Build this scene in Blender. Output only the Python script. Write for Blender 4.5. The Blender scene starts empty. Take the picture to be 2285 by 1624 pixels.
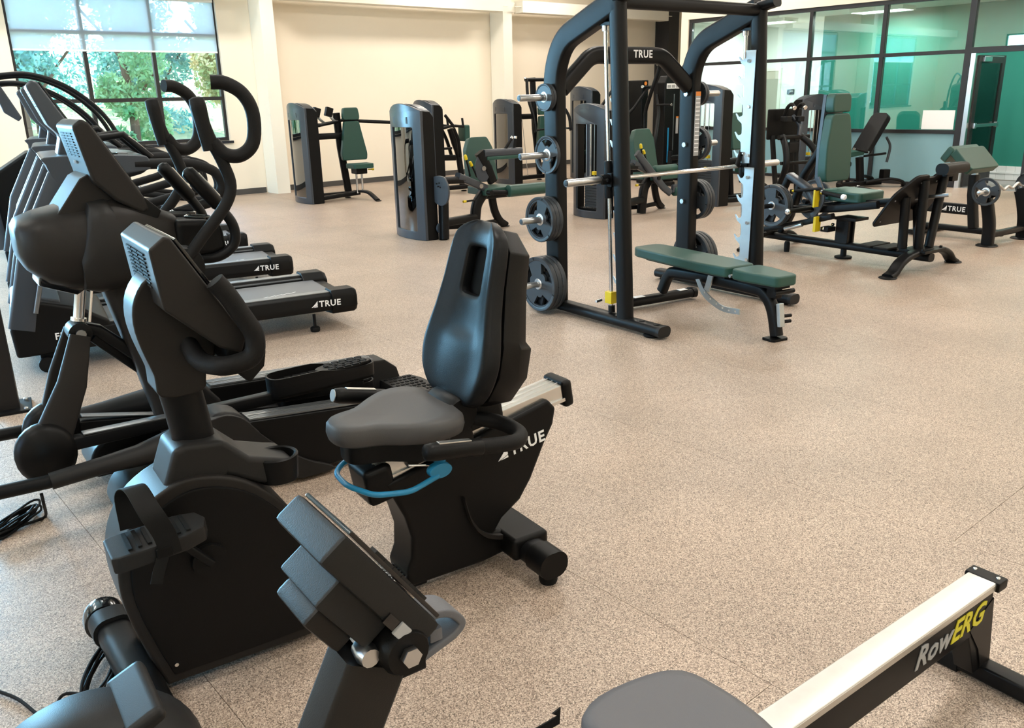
import bpy, bmesh, math, random
from mathutils import Vector, Matrix
D = bpy.data
SC = bpy.context.scene
COL = SC.collection
random.seed(7)
PI = math.pi

# ---------------------------------------------------------------- camera
cd = D.cameras.new('camera'); cam = D.objects.new('camera', cd); COL.objects.link(cam)
SC.camera = cam
cd.sensor_width = 36.0; cd.lens = 1895.4 / 2285 * 36.0; cd.clip_start = 0.02; cd.clip_end = 400
def cam_axes(yaw, pit, rol):
    f = Vector((math.sin(yaw)*math.cos(pit), math.cos(yaw)*math.cos(pit), -math.sin(pit)))
    r = Vector((math.cos(yaw), -math.sin(yaw), 0)); d = f.cross(r)
    c, s = math.cos(rol), math.sin(rol)
    return c*r + s*d, -s*r + c*d, f
_r, _d, _f = cam_axes(0.70512, 0.30684, 0.022154)
cam.matrix_world = Matrix(((_r.x, -_d.x, -_f.x, 0), (_r.y, -_d.y, -_f.y, 0), (_r.z, -_d.z, -_f.z, 1.65), (0, 0, 0, 1)))

# ---------------------------------------------------------------- view, world, sun, large lights
SC.view_settings.view_transform = 'Standard'; SC.view_settings.look = 'None'
SC.view_settings.gamma = 1.0; SC.view_settings.use_curve_mapping = False
SC.view_settings.exposure = 0.0
w = D.worlds.new('world'); SC.world = w; w.use_nodes = True
nt = w.node_tree; bg = nt.nodes['Background']
sky = nt.nodes.new('ShaderNodeTexSky'); sky.sky_type = 'NISHITA'; sky.sun_disc = False
sky.sun_elevation = math.radians(53); sky.sun_rotation = math.radians(-7); sky.air_density = 1.0; sky.dust_density = 0.6; sky.ozone_density = 2.0
nt.links.new(sky.outputs[0], bg.inputs[0]); bg.inputs[1].default_value = 1.5
sd = D.lights.new('sun', 'SUN'); sd.energy = 11.0; sd.angle = math.radians(0.6); sd.color = (1, .95, .86)
sun = D.objects.new('sun', sd); COL.objects.link(sun)
sun.rotation_euler = Vector((0.09, -0.75, -1.0)).to_track_quat('-Z', 'Y').to_euler()
sun.location = (-10, 25, 20)
def area(name, loc, direction, sx, sy, energy, color):
    ld = D.lights.new(name, 'AREA'); ld.shape = 'RECTANGLE'; ld.size = sx; ld.size_y = sy; ld.energy = energy; ld.color = color
    o = D.objects.new(name, ld); COL.objects.link(o); o.location = loc
    o.rotation_euler = Vector(direction).to_track_quat('-Z', 'Y').to_euler(); return o
CEIL = 4.6

# ---------------------------------------------------------------- materials
def srgb(h):
    v = [int(h[i:i+2], 16)/255 for i in (0, 2, 4)]
    return tuple(x/12.92 if x <= .04045 else ((x+.055)/1.055)**2.4 for x in v)
MAT = {}
def mk(name, col, rough=.5, metal=0.0, spec=.5, grain=0.0, gscale=60, bump=0.0, bscale=200, coat=0.0, alpha=1.0, emit=0.0, trans=0.0, ior=1.45):
    m = D.materials.new(name); m.use_nodes = True; n = m.node_tree; p = n.nodes['Principled BSDF']
    c = srgb(col) if isinstance(col, str) else col
    p.inputs['Base Color'].default_value = (*c, 1); p.inputs['Roughness'].default_value = rough; p.inputs['Metallic'].default_value = metal
    p.inputs['Specular IOR Level'].default_value = spec; p.inputs['Coat Weight'].default_value = coat
    p.inputs['Transmission Weight'].default_value = trans; p.inputs['IOR'].default_value = ior
    if emit:
        p.inputs['Emission Color'].default_value = (*c, 1); p.inputs['Emission Strength'].default_value = emit
    if grain or bump:
        tc = n.nodes.new('ShaderNodeTexCoord')
    if grain:
        t = n.nodes.new('ShaderNodeTexNoise'); t.inputs['Scale'].default_value = gscale; t.inputs['Detail'].default_value = 4
        n.links.new(tc.outputs['Object'], t.inputs['Vector'])
        mx = n.nodes.new('ShaderNodeMix'); mx.data_type = 'RGBA'
        mx.inputs['A'].default_value = (*[x*(1-grain) for x in c], 1); mx.inputs['B'].default_value = (*[min(1, x*(1+grain)) for x in c], 1)
        n.links.new(t.outputs[0], mx.inputs['Factor']); n.links.new(mx.outputs['Result'], p.inputs['Base Color'])
    if bump:
        t = n.nodes.new('ShaderNodeTexNoise'); t.inputs['Scale'].default_value = bscale; t.inputs['Detail'].default_value = 2
        n.links.new(tc.outputs['Object'], t.inputs['Vector'])
        b = n.nodes.new('ShaderNodeBump'); b.inputs['Strength'].default_value = bump; b.inputs['Distance'].default_value = .002
        n.links.new(t.outputs[0], b.inputs['Height']); n.links.new(b.outputs[0], p.inputs['Normal'])
    MAT[name] = m; return m
mk('black_plastic', (0.0039, 0.0037, 0.0037), .42, spec=.2, bump=.15, bscale=500)
mk('grey_plastic', (0.0168, 0.0161, 0.0158), .45, spec=.2, bump=.15, bscale=500)
mk('warm_plastic', (0.0165, 0.0146, 0.0135), .42, spec=.2, bump=.15, bscale=500)
mk('gloss_black', (.006, .006, .007), .15, coat=.4)
mk('black_metal', (0.0051, 0.0051, 0.0055), .38, spec=.2, bump=.2, bscale=700)
mk('tower_plastic', (.034, .042, .054), .30, spec=.6, bump=.12, bscale=500)
mk('rubber', (0.0063, 0.0063, 0.0063), .65, spec=.2, bump=.25, bscale=300)
mk('grip_rubber', (0.0070, 0.0066, 0.0066), .6, spec=.2, bump=.3, bscale=400)
mk('iron', (.026, .031, .037), .42, bump=.3, bscale=220)
mk('plate_rubber', (0.0084, 0.0091, 0.0105), .48, spec=.2, bump=.25, bscale=260)
mk('chrome', (.75, .76, .77), .16, 1.0)
mk('steel', (.55, .56, .57), .3, 1.0, grain=.08, gscale=30)
mk('galvanized', (.50, .55, .57), .42, 1.0, grain=.12, gscale=12)
mk('aluminium', (.72, .71, .69), .28, 1.0, grain=.05, gscale=15)
mk('brushed_rail', (.66, .65, .62), .42, 1.0, grain=.08, gscale=25)
mk('vinyl_green', (.014, .060, .046), .42, bump=.2, bscale=260)
mk('vinyl_black', (0.0070, 0.0073, 0.0080), .40, spec=.2, bump=.2, bscale=300)
mk('foam_seat', (.055, .053, .053), .55, bump=.15, bscale=300)
mk('seat_rubber', (.105, .105, .115), .55, bump=.2, bscale=500)
mk('yellow', (.62, .46, .01), .4)
mk('blue_lever', (.02, .22, .42), .3)
mk('white_print', (.85, .85, .85), .5)
mk('grey_print', (.35, .35, .35), .5)
mk('yellow_print', (.62, .55, .03), .5)
mk('paper', (.85, .85, .84), .7)
mk('orange_print', (.7, .22, .03), .5)
mk('belt', (.105, .11, .12), .4, bump=.3, bscale=500)
mk('side_rail', (.20, .21, .22), .35, .7)
mk('wall_cream', srgb('f2e6d2'), .75, grain=.015, gscale=3, bump=.1, bscale=120)
mk('column_cream', srgb('efe9da'), .55)
mk('baseboard_rubber', srgb('4b4845'), .55)
mk('frame_black', (.016, .015, .016), .4)
mk('sill_black', (.020, .022, .028), .3)
mk('white_wall', srgb('f0eee8'), .8)
mk('green_wall', srgb('1d7566'), .6)
mk('tile_white', srgb('dcdedd'), .3)
mk('grey_wall', srgb('b5aa9b'), .8)
mk('concrete', srgb('7a7a78'), .8)
mk('ceiling_white', srgb('d8d2c4'), .8)
mk('lamp_glow', (1.0, .93, .82), .5, emit=6.0)
mk('steel_bin', (.5, .5, .5), .35, 1.0)
def glass(name, tint, refl=.06, tcol=(1, 1, 1)):
    m = D.materials.new(name); m.use_nodes = True; n = m.node_tree; n.nodes.remove(n.nodes['Principled BSDF'])
    o = n.nodes['Material Output']; tr = n.nodes.new('ShaderNodeBsdfTransparent'); tr.inputs[0].default_value = (*tint, 1)
    gl = n.nodes.new('ShaderNodeBsdfGlossy'); gl.inputs['Roughness'].default_value = .01; gl.inputs['Color'].default_value = (*tcol, 1)
    fr = n.nodes.new('ShaderNodeFresnel'); fr.inputs[0].default_value = 1.5
    ad = n.nodes.new('ShaderNodeMath'); ad.operation = 'ADD'; ad.inputs[1].default_value = refl
    mx = n.nodes.new('ShaderNodeMixShader')
    n.links.new(fr.outputs[0], ad.inputs[0]); n.links.new(ad.outputs[0], mx.inputs[0]); n.links.new(tr.outputs[0], mx.inputs[1]); n.links.new(gl.outputs[0], mx.inputs[2])
    n.links.new(mx.outputs[0], o.inputs[0]); MAT[name] = m
glass('window_glass', (.94, .97, .97), .0)
glass('partition_glass', (.80, .93, .91), .08)
glass('door_glass', (.72, .86, .82), .04)
glass('shield', (.28, .30, .33), .12)
def frosted():
    m = D.materials.new('frosted_film'); m.use_nodes = True; n = m.node_tree; p = n.nodes['Principled BSDF']
    p.inputs['Base Color'].default_value = (*srgb('7da3ab'), 1); p.inputs['Roughness'].default_value = .22
    MAT['frosted_film'] = m
frosted()
def shade():
    m = D.materials.new('shade_fabric'); m.use_nodes = True; n = m.node_tree; n.nodes.remove(n.nodes['Principled BSDF'])
    o = n.nodes['Material Output']; tr = n.nodes.new('ShaderNodeBsdfTransparent'); tr.inputs[0].default_value = (.85, .95, 1, 1)
    tl = n.nodes.new('ShaderNodeBsdfTranslucent'); tl.inputs[0].default_value = (.86, .93, .97, 1)
    df = n.nodes.new('ShaderNodeBsdfDiffuse'); df.inputs[0].default_value = (.75, .80, .82, 1)
    a = n.nodes.new('ShaderNodeMixShader'); a.inputs[0].default_value = .35
    b = n.nodes.new('ShaderNodeMixShader'); b.inputs[0].default_value = .42
    n.links.new(tl.outputs[0], a.inputs[1]); n.links.new(df.outputs[0], a.inputs[2])
    n.links.new(a.outputs[0], b.inputs[1]); n.links.new(tr.outputs[0], b.inputs[2]); n.links.new(b.outputs[0], o.inputs[0])
    MAT['shade_fabric'] = m
shade()
def floor_mat(name):
    m = D.materials.new(name); m.use_nodes = True; n = m.node_tree; p = n.nodes['Principled BSDF']; L = n.links.new
    tc = n.nodes.new('ShaderNodeTexCoord')
    a = n.nodes.new('ShaderNodeTexVoronoi'); a.inputs['Scale'].default_value = 330; L(tc.outputs['Object'], a.inputs['Vector'])
    cr_ = n.nodes.new('ShaderNodeValToRGB'); e = cr_.color_ramp.elements
    cols = ['64564b', '887668', 'a69282', 'b4a190', 'c9b7a5', 'a18d7d', 'd9c8b7']
    e[0].position = 0; e[0].color = (*srgb(cols[0]), 1); e[1].position = 1; e[1].color = (*srgb(cols[-1]), 1)
    for i, c in enumerate(cols[1:-1]):
        x = e.new((i+1)/(len(cols)-1)); x.color = (*srgb(c), 1)
    cr_.color_ramp.interpolation = 'CONSTANT'
    sp = n.nodes.new('ShaderNodeSeparateColor'); L(a.outputs['Color'], sp.inputs[0]); L(sp.outputs[0], cr_.inputs[0])
    nz = n.nodes.new('ShaderNodeTexNoise'); nz.inputs['Scale'].default_value = 1.3; nz.inputs['Detail'].default_value = 6; L(tc.outputs['Object'], nz.inputs['Vector'])
    oi = n.nodes.new('ShaderNodeObjectInfo')
    mr = n.nodes.new('ShaderNodeMapRange'); mr.inputs[1].default_value = .3; mr.inputs[2].default_value = .7; mr.inputs[3].default_value = .88; mr.inputs[4].default_value = 1.1; L(nz.outputs[0], mr.inputs[0])
    rr = n.nodes.new('ShaderNodeMapRange'); rr.inputs[3].default_value = .95; rr.inputs[4].default_value = 1.05; L(oi.outputs['Random'], rr.inputs[0])
    mu = n.nodes.new('ShaderNodeMath'); mu.operation = 'MULTIPLY'; L(mr.outputs[0], mu.inputs[0]); L(rr.outputs[0], mu.inputs[1])
    mx = n.nodes.new('ShaderNodeMix'); mx.data_type = 'RGBA'; mx.blend_type = 'MULTIPLY'; mx.inputs['Factor'].default_value = 1
    L(cr_.outputs[0], mx.inputs['A']); L(mu.outputs[0], mx.inputs['B']); L(mx.outputs['Result'], p.inputs['Base Color'])
    p.inputs['Roughness'].default_value = .42; p.inputs['Specular IOR Level'].default_value = .5
    b = n.nodes.new('ShaderNodeBump'); b.inputs['Strength'].default_value = .25; b.inputs['Distance'].default_value = .0015; L(a.outputs['Distance'], b.inputs['Height']); L(b.outputs[0], p.inputs['Normal'])
    MAT[name] = m
floor_mat('rubber_floor')
def mesh_metal():
    m = mk('mesh_metal', (.62, .64, .64), .35, .9); n = m.node_tree; p = n.nodes['Principled BSDF']; L = n.links.new
    tc = n.nodes.new('ShaderNodeTexCoord'); v = n.nodes.new('ShaderNodeTexVoronoi'); v.inputs['Scale'].default_value = 170; v.inputs['Randomness'].default_value = 0.0
    L(tc.outputs['Object'], v.inputs['Vector']); r = n.nodes.new('ShaderNodeValToRGB'); r.color_ramp.elements[0].position = .30; r.color_ramp.elements[1].position = .36
    r.color_ramp.elements[0].color = (.02, .02, .02, 1); r.color_ramp.elements[1].color = (.62, .64, .64, 1); L(v.outputs['Distance'], r.inputs[0]); L(r.outputs[0], p.inputs['Base Color'])
mesh_metal()
def foliage(name, c1, c2):
    m = D.materials.new(name); m.use_nodes = True; n = m.node_tree; p = n.nodes['Principled BSDF']; L = n.links.new
    tc = n.nodes.new('ShaderNodeTexCoord'); t = n.nodes.new('ShaderNodeTexNoise'); t.inputs['Scale'].default_value = 1.7; t.inputs['Detail'].default_value = 5
    L(tc.outputs['Object'], t.inputs['Vector']); r = n.nodes.new('ShaderNodeValToRGB'); r.color_ramp.elements[0].position = .35; r.color_ramp.elements[1].position = .65
    r.color_ramp.elements[0].color = (*srgb(c1), 1); r.color_ramp.elements[1].color = (*srgb(c2), 1)
    L(t.outputs[0], r.inputs[0]); L(r.outputs[0], p.inputs['Base Color']); p.inputs['Roughness'].default_value = .5
    tl = n.nodes.new('ShaderNodeBsdfTranslucent'); L(r.outputs[0], tl.inputs[0]); mx = n.nodes.new('ShaderNodeMixShader'); mx.inputs[0].default_value = .4
    L(p.outputs[0], mx.inputs[1]); L(tl.outputs[0], mx.inputs[2]); L(mx.outputs[0], n.nodes['Material Output'].inputs[0]); MAT[name] = m
foliage('leaf_green', '4f9a62', '9fd0a0'); foliage('leaf_teal', '3f9088', '93d6c8'); foliage('leaf_gold', '8fae72', 'dccfa0')
mk('grass', srgb('a9b07a'), .9, grain=.3, gscale=2); mk('bark', srgb('5a4a3c'), .9); mk('road', srgb('b9b6ae'), .9); mk('galv_rail', srgb('c9ced0'), .4, .6)

# ---------------------------------------------------------------- geometry helpers
def V(*a): return Vector(a[0] if len(a) == 1 else a)
def cr(pts, n=6, closed=False):
    P = [Vector(p) for p in pts]; N = len(P); out = []
    rng = range(N if closed else N-1)
    for i in rng:
        p1, p2 = P[i], P[(i+1) % N]
        p0 = P[i-1] if (closed or i > 0) else p1*2-p2
        p3 = P[(i+2) % N] if (closed or i < N-2) else p2*2-p1
        for k in range(n):
            t = k/n
            out.append(.5*((2*p1)+(p2-p0)*t+(2*p0-5*p1+4*p2-p3)*t*t+(3*p1-p0-3*p2+p3)*t**3))
    if not closed: out.append(P[-1])
    return out
def fil(pts, r, n=5, closed=False):
    P = [Vector(p) for p in pts]; N = len(P); out = []
    for i in range(N):
        if not closed and i in (0, N-1): out.append(P[i]); continue
        a, b, c = P[i-1], P[i], P[(i+1) % N]
        d1 = (a-b); d2 = (c-b); l1 = d1.length; l2 = d2.length
        rr = min(r[i] if isinstance(r, (list, tuple)) else r, l1*.48, l2*.48)
        s = b+d1.normalized()*rr; e = b+d2.normalized()*rr
        for k in range(n+1):
            t = k/n; out.append(s*(1-t)**2+b*2*t*(1-t)+e*t*t)
    return out
def circ(r, n=12, ry=None, ph=0.0):
    ry = r if ry is None else ry
    return [(r*math.cos(2*PI*k/n+ph), ry*math.sin(2*PI*k/n+ph)) for k in range(n)]
def rrect(w_, h_, r, n=3):
    out = []
    for cx, cy, a0 in ((w_/2-r, h_/2-r, 0), (-w_/2+r, h_/2-r, PI/2), (-w_/2+r, -h_/2+r, PI), (w_/2-r, -h_/2+r, 1.5*PI)):
        for k in range(n+1):
            a = a0+PI/2*k/n; out.append((cx+r*math.cos(a), cy+r*math.sin(a)))
    return out
def basis(o, xd, yd):
    x = Vector(xd).normalized(); y = Vector(yd); y = (y-x*y.dot(x)).normalized(); z = x.cross(y)
    return Matrix(((x.x, y.x, z.x, o[0]), (x.y, y.y, z.y, o[1]), (x.z, y.z, z.z, o[2]), (0, 0, 0, 1)))
class G:
    def __init__(s): s.bm = bmesh.new()
    def box(s, c, d, M=None):
        r = bmesh.ops.create_cube(s.bm, size=1.0); vs = r['verts']
        for v in vs:
            p = Vector((v.co.x*d[0], v.co.y*d[1], v.co.z*d[2]))
            v.co = (M @ p if M is not None else p) + Vector(c)
        return s
    def rings(s, R, cap=True, closed=False):
        L = [[s.bm.verts.new(p) for p in r] for r in R]; n = len(L[0])
        m = len(L)
        for i in range(m if closed else m-1):
            a, b = L[i], L[(i+1) % m]
            for k in range(n):
                try: s.bm.faces.new((a[k], a[(k+1) % n], b[(k+1) % n], b[k]))
                except ValueError: pass
        if cap and not closed:
            s.bm.faces.new(L[0][::-1]); s.bm.faces.new(L[-1])
        return s
    def prism(s, poly, a, b, ax='y'):
        def f(p, h): return {'y': (p[0], h, p[1]), 'x': (h, p[0], p[1]), 'z': (p[0], p[1], h)}[ax]
        return s.rings([[f(p, a) for p in poly], [f(p, b) for p in poly]])
    def sweep(s, path, prof, closed=False, up=(0, 0, 1), cap=True, scale=None):
        P = [Vector(p) for p in path]; N = len(P); R = []; up = Vector(up); side = None
        for i in range(N):
            if closed: t = P[(i+1) % N]-P[i-1]
            else: t = (P[min(i+1, N-1)]-P[max(i-1, 0)])
            t.normalize()
            q = t.cross(up)
            if q.length < .05: q = side if side is not None else t.cross(Vector((1, 0, 0)))
            q = q-t*q.dot(t); q.normalize()
            if side is not None and q.dot(side) < 0 and q.dot(side) < -.5: q = -q
            side = q; u = q.cross(t)
            k = scale[i] if scale else 1.0
            R.append([P[i]+q*(a*k)+u*(b*k) for a, b in prof])
        return s.rings(R, cap, closed)
    def tube(s, path, r, n=10, closed=False, scale=None):
        P = [Vector(p) for p in path]; N = len(P); R = []; q = None
        for i in range(N):
            t = (P[(i+1) % N]-P[i-1]) if closed else (P[min(i+1, N-1)]-P[max(i-1, 0)])
            t.normalize()
            if q is None:
                q = t.cross(Vector((0, 0, 1)))
                if q.length < .05: q = t.cross(Vector((0, 1, 0)))
            q = q-t*q.dot(t); q.normalize(); u = t.cross(q); k = r*(scale[i] if scale else 1)
            R.append([P[i]+q*(k*math.cos(2*PI*j/n))+u*(k*math.sin(2*PI*j/n)) for j in range(n)])
        return s.rings(R, True, closed)
    def lathe(s, prof, o, ax, n=24, cap=True):
        a = Vector(ax).normalized(); q = a.cross(Vector((0, 0, 1)))
        if q.length < .05: q = a.cross(Vector((1, 0, 0)))
        q.normalize(); u = a.cross(q); o = Vector(o)
        return s.rings([[o+a*h+q*(r*math.cos(2*PI*k/n))+u*(r*math.sin(2*PI*k/n)) for k in range(n)] for r, h in prof], cap)
    def mesh(s, me, M):
        b2 = bmesh.new(); b2.from_mesh(me); b2.transform(M)
        t = D.meshes.new('t'); b2.to_mesh(t); b2.free(); s.bm.from_mesh(t); D.meshes.remove(t); return s
    def each(s, f):
        for v in s.bm.verts: v.co = Vector(f(v.co))
        return s
    def xf(s, M): s.bm.transform(M); return s
    def sub(s, cuts=1, sm=1.0):
        bmesh.ops.subdivide_edges(s.bm, edges=s.bm.edges[:], cuts=cuts, use_grid_fill=True, smooth=sm); return s
    def out(s, name, mat, parent=None, bev=0.0, seg=2, ang=38, lim=28):
        bm = s.bm
        bmesh.ops.recalc_face_normals(bm, faces=bm.faces[:])
        if bev:
            es = [e for e in bm.edges if len(e.link_faces) == 2 and e.calc_face_angle(0) > math.radians(lim)]
            if es: bmesh.ops.bevel(bm, geom=es, offset=bev, segments=seg, profile=.6, affect='EDGES', clamp_overlap=True)
        me = D.meshes.new(name); bm.to_mesh(me); bm.free()
        me.materials.append(MAT[mat])
        me.polygons.foreach_set('use_smooth', [True]*len(me.polygons)); me.set_sharp_from_angle(angle=math.radians(ang))
        o = D.objects.new(name, me); COL.objects.link(o)
        if parent is not None: o.parent = parent
        if bev:
            wn = o.modifiers.new('weighted_normal', 'WEIGHTED_NORMAL'); wn.keep_sharp = True; wn.weight = 80
        return o
def cut(outer, holes=(), t=.01, bev=0.0):
    cu = D.curves.new('c', 'CURVE'); cu.dimensions = '2D'; cu.fill_mode = 'BOTH'; cu.extrude = max(t/2-bev, 0.0005); cu.bevel_depth = bev; cu.bevel_resolution = 1 if bev else 0
    if bev: cu.offset = -bev
    for lp in [outer]+list(holes):
        sp = cu.splines.new('POLY'); sp.points.add(len(lp)-1); sp.use_cyclic_u = True
        for q, p in zip(sp.points, lp): q.co = (p[0], p[1], 0, 1)
    o = D.objects.new('c', cu); me = D.meshes.new_from_object(o); D.objects.remove(o); D.curves.remove(cu); return me
def thing(name, label, cat, loc=(0, 0, 0), deg=0.0, group=None):
    o = D.objects.new(name, None); COL.objects.link(o); o.location = loc; o.rotation_euler = (0, 0, math.radians(deg)); o.empty_display_size = .2
    o['label'] = label; o['category'] = cat
    if group: o['group'] = group
    return o
def tag(o, label, cat, group=None):
    o['label'] = label; o['category'] = cat
    if group: o['group'] = group
    return o
def struct(o):
    o['kind'] = 'structure'; return o
def copy_tree(o, parent=None):
    c = o.copy(); COL.objects.link(c)
    if parent is not None: c.parent = parent
    for ch in list(o.children): copy_tree(ch, c)
    return c
def text(s, size, mat, parent, o, xd, yd, bold=.0, shear=0.0, name='lettering', align='LEFT', spacing=1.0, depth=.001):
    cu = D.curves.new('t', 'FONT'); cu.body = s; cu.size = size; cu.extrude = depth; cu.offset = bold*size; cu.shear = shear; cu.align_x = align; cu.space_character = spacing; cu.resolution_u = 2
    ob = D.objects.new('t', cu); me = D.meshes.new_from_object(ob); D.objects.remove(ob); D.curves.remove(cu)
    return G().mesh(me, basis(o, xd, yd)).out(name, mat, parent)
def logo(parent, o, xd, yd, h, mark=True, mat='white_print', word='TRUE'):
    """sail mark and word; h is the cap height, o the lower left corner"""
    o = Vector(o); x = Vector(xd).normalized(); y = Vector(yd).normalized()
    off = 0.0
    if mark:
        g = G(); M = basis(o, x, y)
        g.mesh(cut([(0, 0), (.42*h, .10*h), (1.0*h, .28*h), (1.0*h, 1.0*h), (.62*h, .55*h)], (), .002), M)
        g.mesh(cut([(.30*h, .0), (1.0*h, 0), (1.0*h, .20*h), (.62*h, .10*h)], (), .002), M)
        g.out('emblem', mat, parent); off = 1.25*h
    return text(word, h*1.38, mat, parent, o+x*off, x, y, bold=.022, spacing=1.12)
def pad(parent, c, d, M=None, mat='vinyl_green', name='pad', bev=.02, sub=None):
    return G().box(c, d, M).out(name, mat, parent, bev=bev, seg=3)
def rotm(deg, ax): return Matrix.Rotation(math.radians(deg), 3, ax)
def foot(parent, c, r=.04, h=.02, mat='rubber', name='foot'):
    return G().lathe([(r*.9, 0), (r, h*.3), (r, h*.8), (r*.8, h)], c, (0, 0, 1), 16).out(name, mat, parent, ang=50)
def disc(parent, c, ax, r, h, mat='steel', name='bolt', n=12):
    return G().lathe([(r, -h/2), (r, h/2*.6), (r*.8, h/2)], c, ax, n).out(name, mat, parent, ang=50)

# ================================================================ the room
def bx(name, lo, hi, mat, parent=None, bev=0):
    c = [(a+b)/2 for a, b in zip(lo, hi)]; d = [b-a for a, b in zip(lo, hi)]
    return G().box(c, d).out(name, mat, parent, bev=bev)
fl_ = struct(bx('floor', (-4.4, -4.7, -.2), (19.9, 15.5, -.008), 'concrete'))
x = -4.2; k = 0
while x < 15.1:
    x2 = min(x+1.22, 15.14); ys = (-4.6, 4.3 if k % 2 else 1.1, 11.6 if k % 2 else 9.2, 15.3)
    for y0, y1 in zip(ys, ys[1:]): bx('rubber_roll', (x+.001, y0+.001, -.009), (x2-.001, y1-.001, 0), 'rubber_floor', fl_)
    x = x2; k += 1
bx('rubber_roll', (15.1412, 12.061, -.009), (19.7, 15.299, 0), 'rubber_floor', fl_)
bx('mat', (15.15, -4, -.009), (19.7, 11.9, -.001), 'concrete', fl_)

def wall_open(name, axis, pos, a0, a1, z1, opens, mat, th=.18, sgn=1):
    """wall in the plane axis=pos from a0 to a1 with rectangular openings (lo, hi, zlo, zhi), as one mesh"""
    g = G()
    def blk(u0, u1, v0, v1):
        if u1-u0 < 1e-4 or v1-v0 < 1e-4: return
        lo = [0, 0, v0]; hi = [0, 0, v1]; i = 0 if axis == 'y' else 1; j = 1-i
        lo[i], hi[i] = u0, u1; lo[j], hi[j] = (pos, pos+th*sgn) if sgn > 0 else (pos-th, pos)
        g.box([(p+q)/2 for p, q in zip(lo, hi)], [q-p for p, q in zip(lo, hi)])
    u = a0
    for lo, hi, zl, zh in sorted(opens):
        blk(u, lo, 0, z1); blk(lo, hi, 0, zl); blk(lo, hi, zh, z1); u = hi
    blk(u, a1, 0, z1)
    return struct(g.out(name, mat))
W1 = (3.2, 6.48, .97, 3.34); W2 = (-2.3, .98, .97, 3.34)
wall_open('wall_back', 'y', 15.3, -4.38, 19.9, CEIL, [W1, W2], 'wall_cream')
L1 = (3.2, 6.5, .97, 3.34); L2 = (8.4, 13.0, .97, 3.34)
wall_open('wall_left', 'x', -4.2, -4.7, 15.3, CEIL, [L1, L2], 'wall_cream', sgn=-1)
struct(bx('wall_front', (-4.2, -4.78, 0), (15.1, -4.6, CEIL), 'wall_cream'))
struct(bx('wall_far', (19.72, 12.06, 0), (19.9, 15.3, CEIL), 'wall_cream'))
struct(bx('ceiling', (-4.4, -4.78, CEIL), (19.9, 15.5, CEIL+.15), 'ceiling_white'))
# right wall: cream above the glazing, glazing from floor to 3.03 m
wr = G()
wr.box((15.175, 3.73, (3.05+CEIL)/2), (.15, 16.66, CEIL-3.05))
wr.box((15.175, 11.97, 1.525), (.15, .18, 3.05))
wr.box((15.175, -.2, 1.525), (.15, 8.8, 3.05))
struct(wr.out('wall_right', 'wall_cream'))
struct(bx('wall_return', (15.25, 11.93, 0), (19.9, 12.06, CEIL), 'white_wall'))
# baseboards
struct(bx('baseboard_back', (7.36, 15.285, 0), (12.58, 15.3, .1), 'baseboard_rubber'))
struct(bx('baseboard_back', (-4.2, 15.285, 0), (7.06, 15.3, .1), 'baseboard_rubber'))
struct(bx('baseboard_back', (12.9, 15.285, 0), (18.08, 15.3, .1), 'baseboard_rubber'))
struct(bx('baseboard_left', (-4.2, -4.6, 0), (-4.185, 15.28, .1), 'baseboard_rubber'))

def window_unit(n, axis, pos, o, shade_z, cols):
    a0, a1, z0, z1 = o; g = G(); d = .07
    def blk(u0, u1, v0, v1, dd=d, off=.09):
        if axis == 'y': g.box(((u0+u1)/2, pos+off, (v0+v1)/2), (u1-u0, dd, v1-v0))
        else: g.box((pos-off, (u0+u1)/2, (v0+v1)/2), (dd, u1-u0, v1-v0))
    blk(a0, a0+.05, z0, z1); blk(a1-.05, a1, z0, z1); blk(a0+.05, a1-.05, z0, z0+.06); blk(a0+.05, a1-.05, z1-.05, z1)
    xs = [a0+.05]+cols+[a1-.05]; zs = [z0+.06, 1.70, 2.74, z1-.05]
    for c in cols: blk(c-.03, c+.03, z0+.06, z1-.05)
    for i in range(len(xs)-1):
        l = xs[i]+(.03 if i else 0); r = xs[i+1]-(.03 if i < len(cols) else 0)
        for z in zs[1:3]: blk(l, r, z-.03, z+.03)
    f = struct(g.out('window_%d' % n, 'frame_black'))
    for i in range(len(xs)-1):
        for j in range(3):
            l = xs[i]+(.03 if i else 0); r = xs[i+1]-(.03 if i < len(cols) else 0); b = zs[j]+(.03 if j else 0); t = zs[j+1]-(.03 if j < 2 else 0)
            if axis == 'y': bx('pane', (l, pos+.086, b), (r, pos+.094, t), 'window_glass', f)
            else: bx('pane', (pos-.094, l, b), (pos-.086, r, t), 'window_glass', f)
    if axis == 'y': bx('window_sill', (a0-.04, pos-.05, z0-.045), (a1+.04, pos+.055, z0), 'sill_black', f, bev=.004)
    else: bx('window_sill', (pos-.055, a0-.04, z0-.045), (pos+.05, a1+.04, z0), 'sill_black', f, bev=.004)
    return f
def roller_shade(label, a0, a1, y, zb, zt):
    t = thing('roller_shade', label, 'shade', (a0, y, zb), 0, 'roller shades on the back windows'); wd = a1-a0
    bx('shade_cloth', (0, -.001, .02), (wd, .001, zt-zb), 'shade_fabric', t)
    bx('hem_bar', (0, -.008, -.005), (wd, .008, .022), 'white_wall', t, bev=.004)
    G().lathe([(.03, 0), (.03, wd)], (0, .0, zt-zb+.03), (1, 0, 0), 14).out('roller_tube', 'white_wall', t)
window_unit(1, 'y', 15.3, W1, 2.46, [4.27, 5.35]); window_unit(2, 'y', 15.3, W2, 2.46, [-1.23, -.15])
window_unit(3, 'x', -4.2, L1, 0, [4.3, 5.4]); window_unit(4, 'x', -4.2, L2, 0, [9.55, 10.7, 11.85])
roller_shade('white translucent roller shade half drawn over the window behind the treadmills', 3.24, 6.44, 15.33, 2.455, 3.26)
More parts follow.
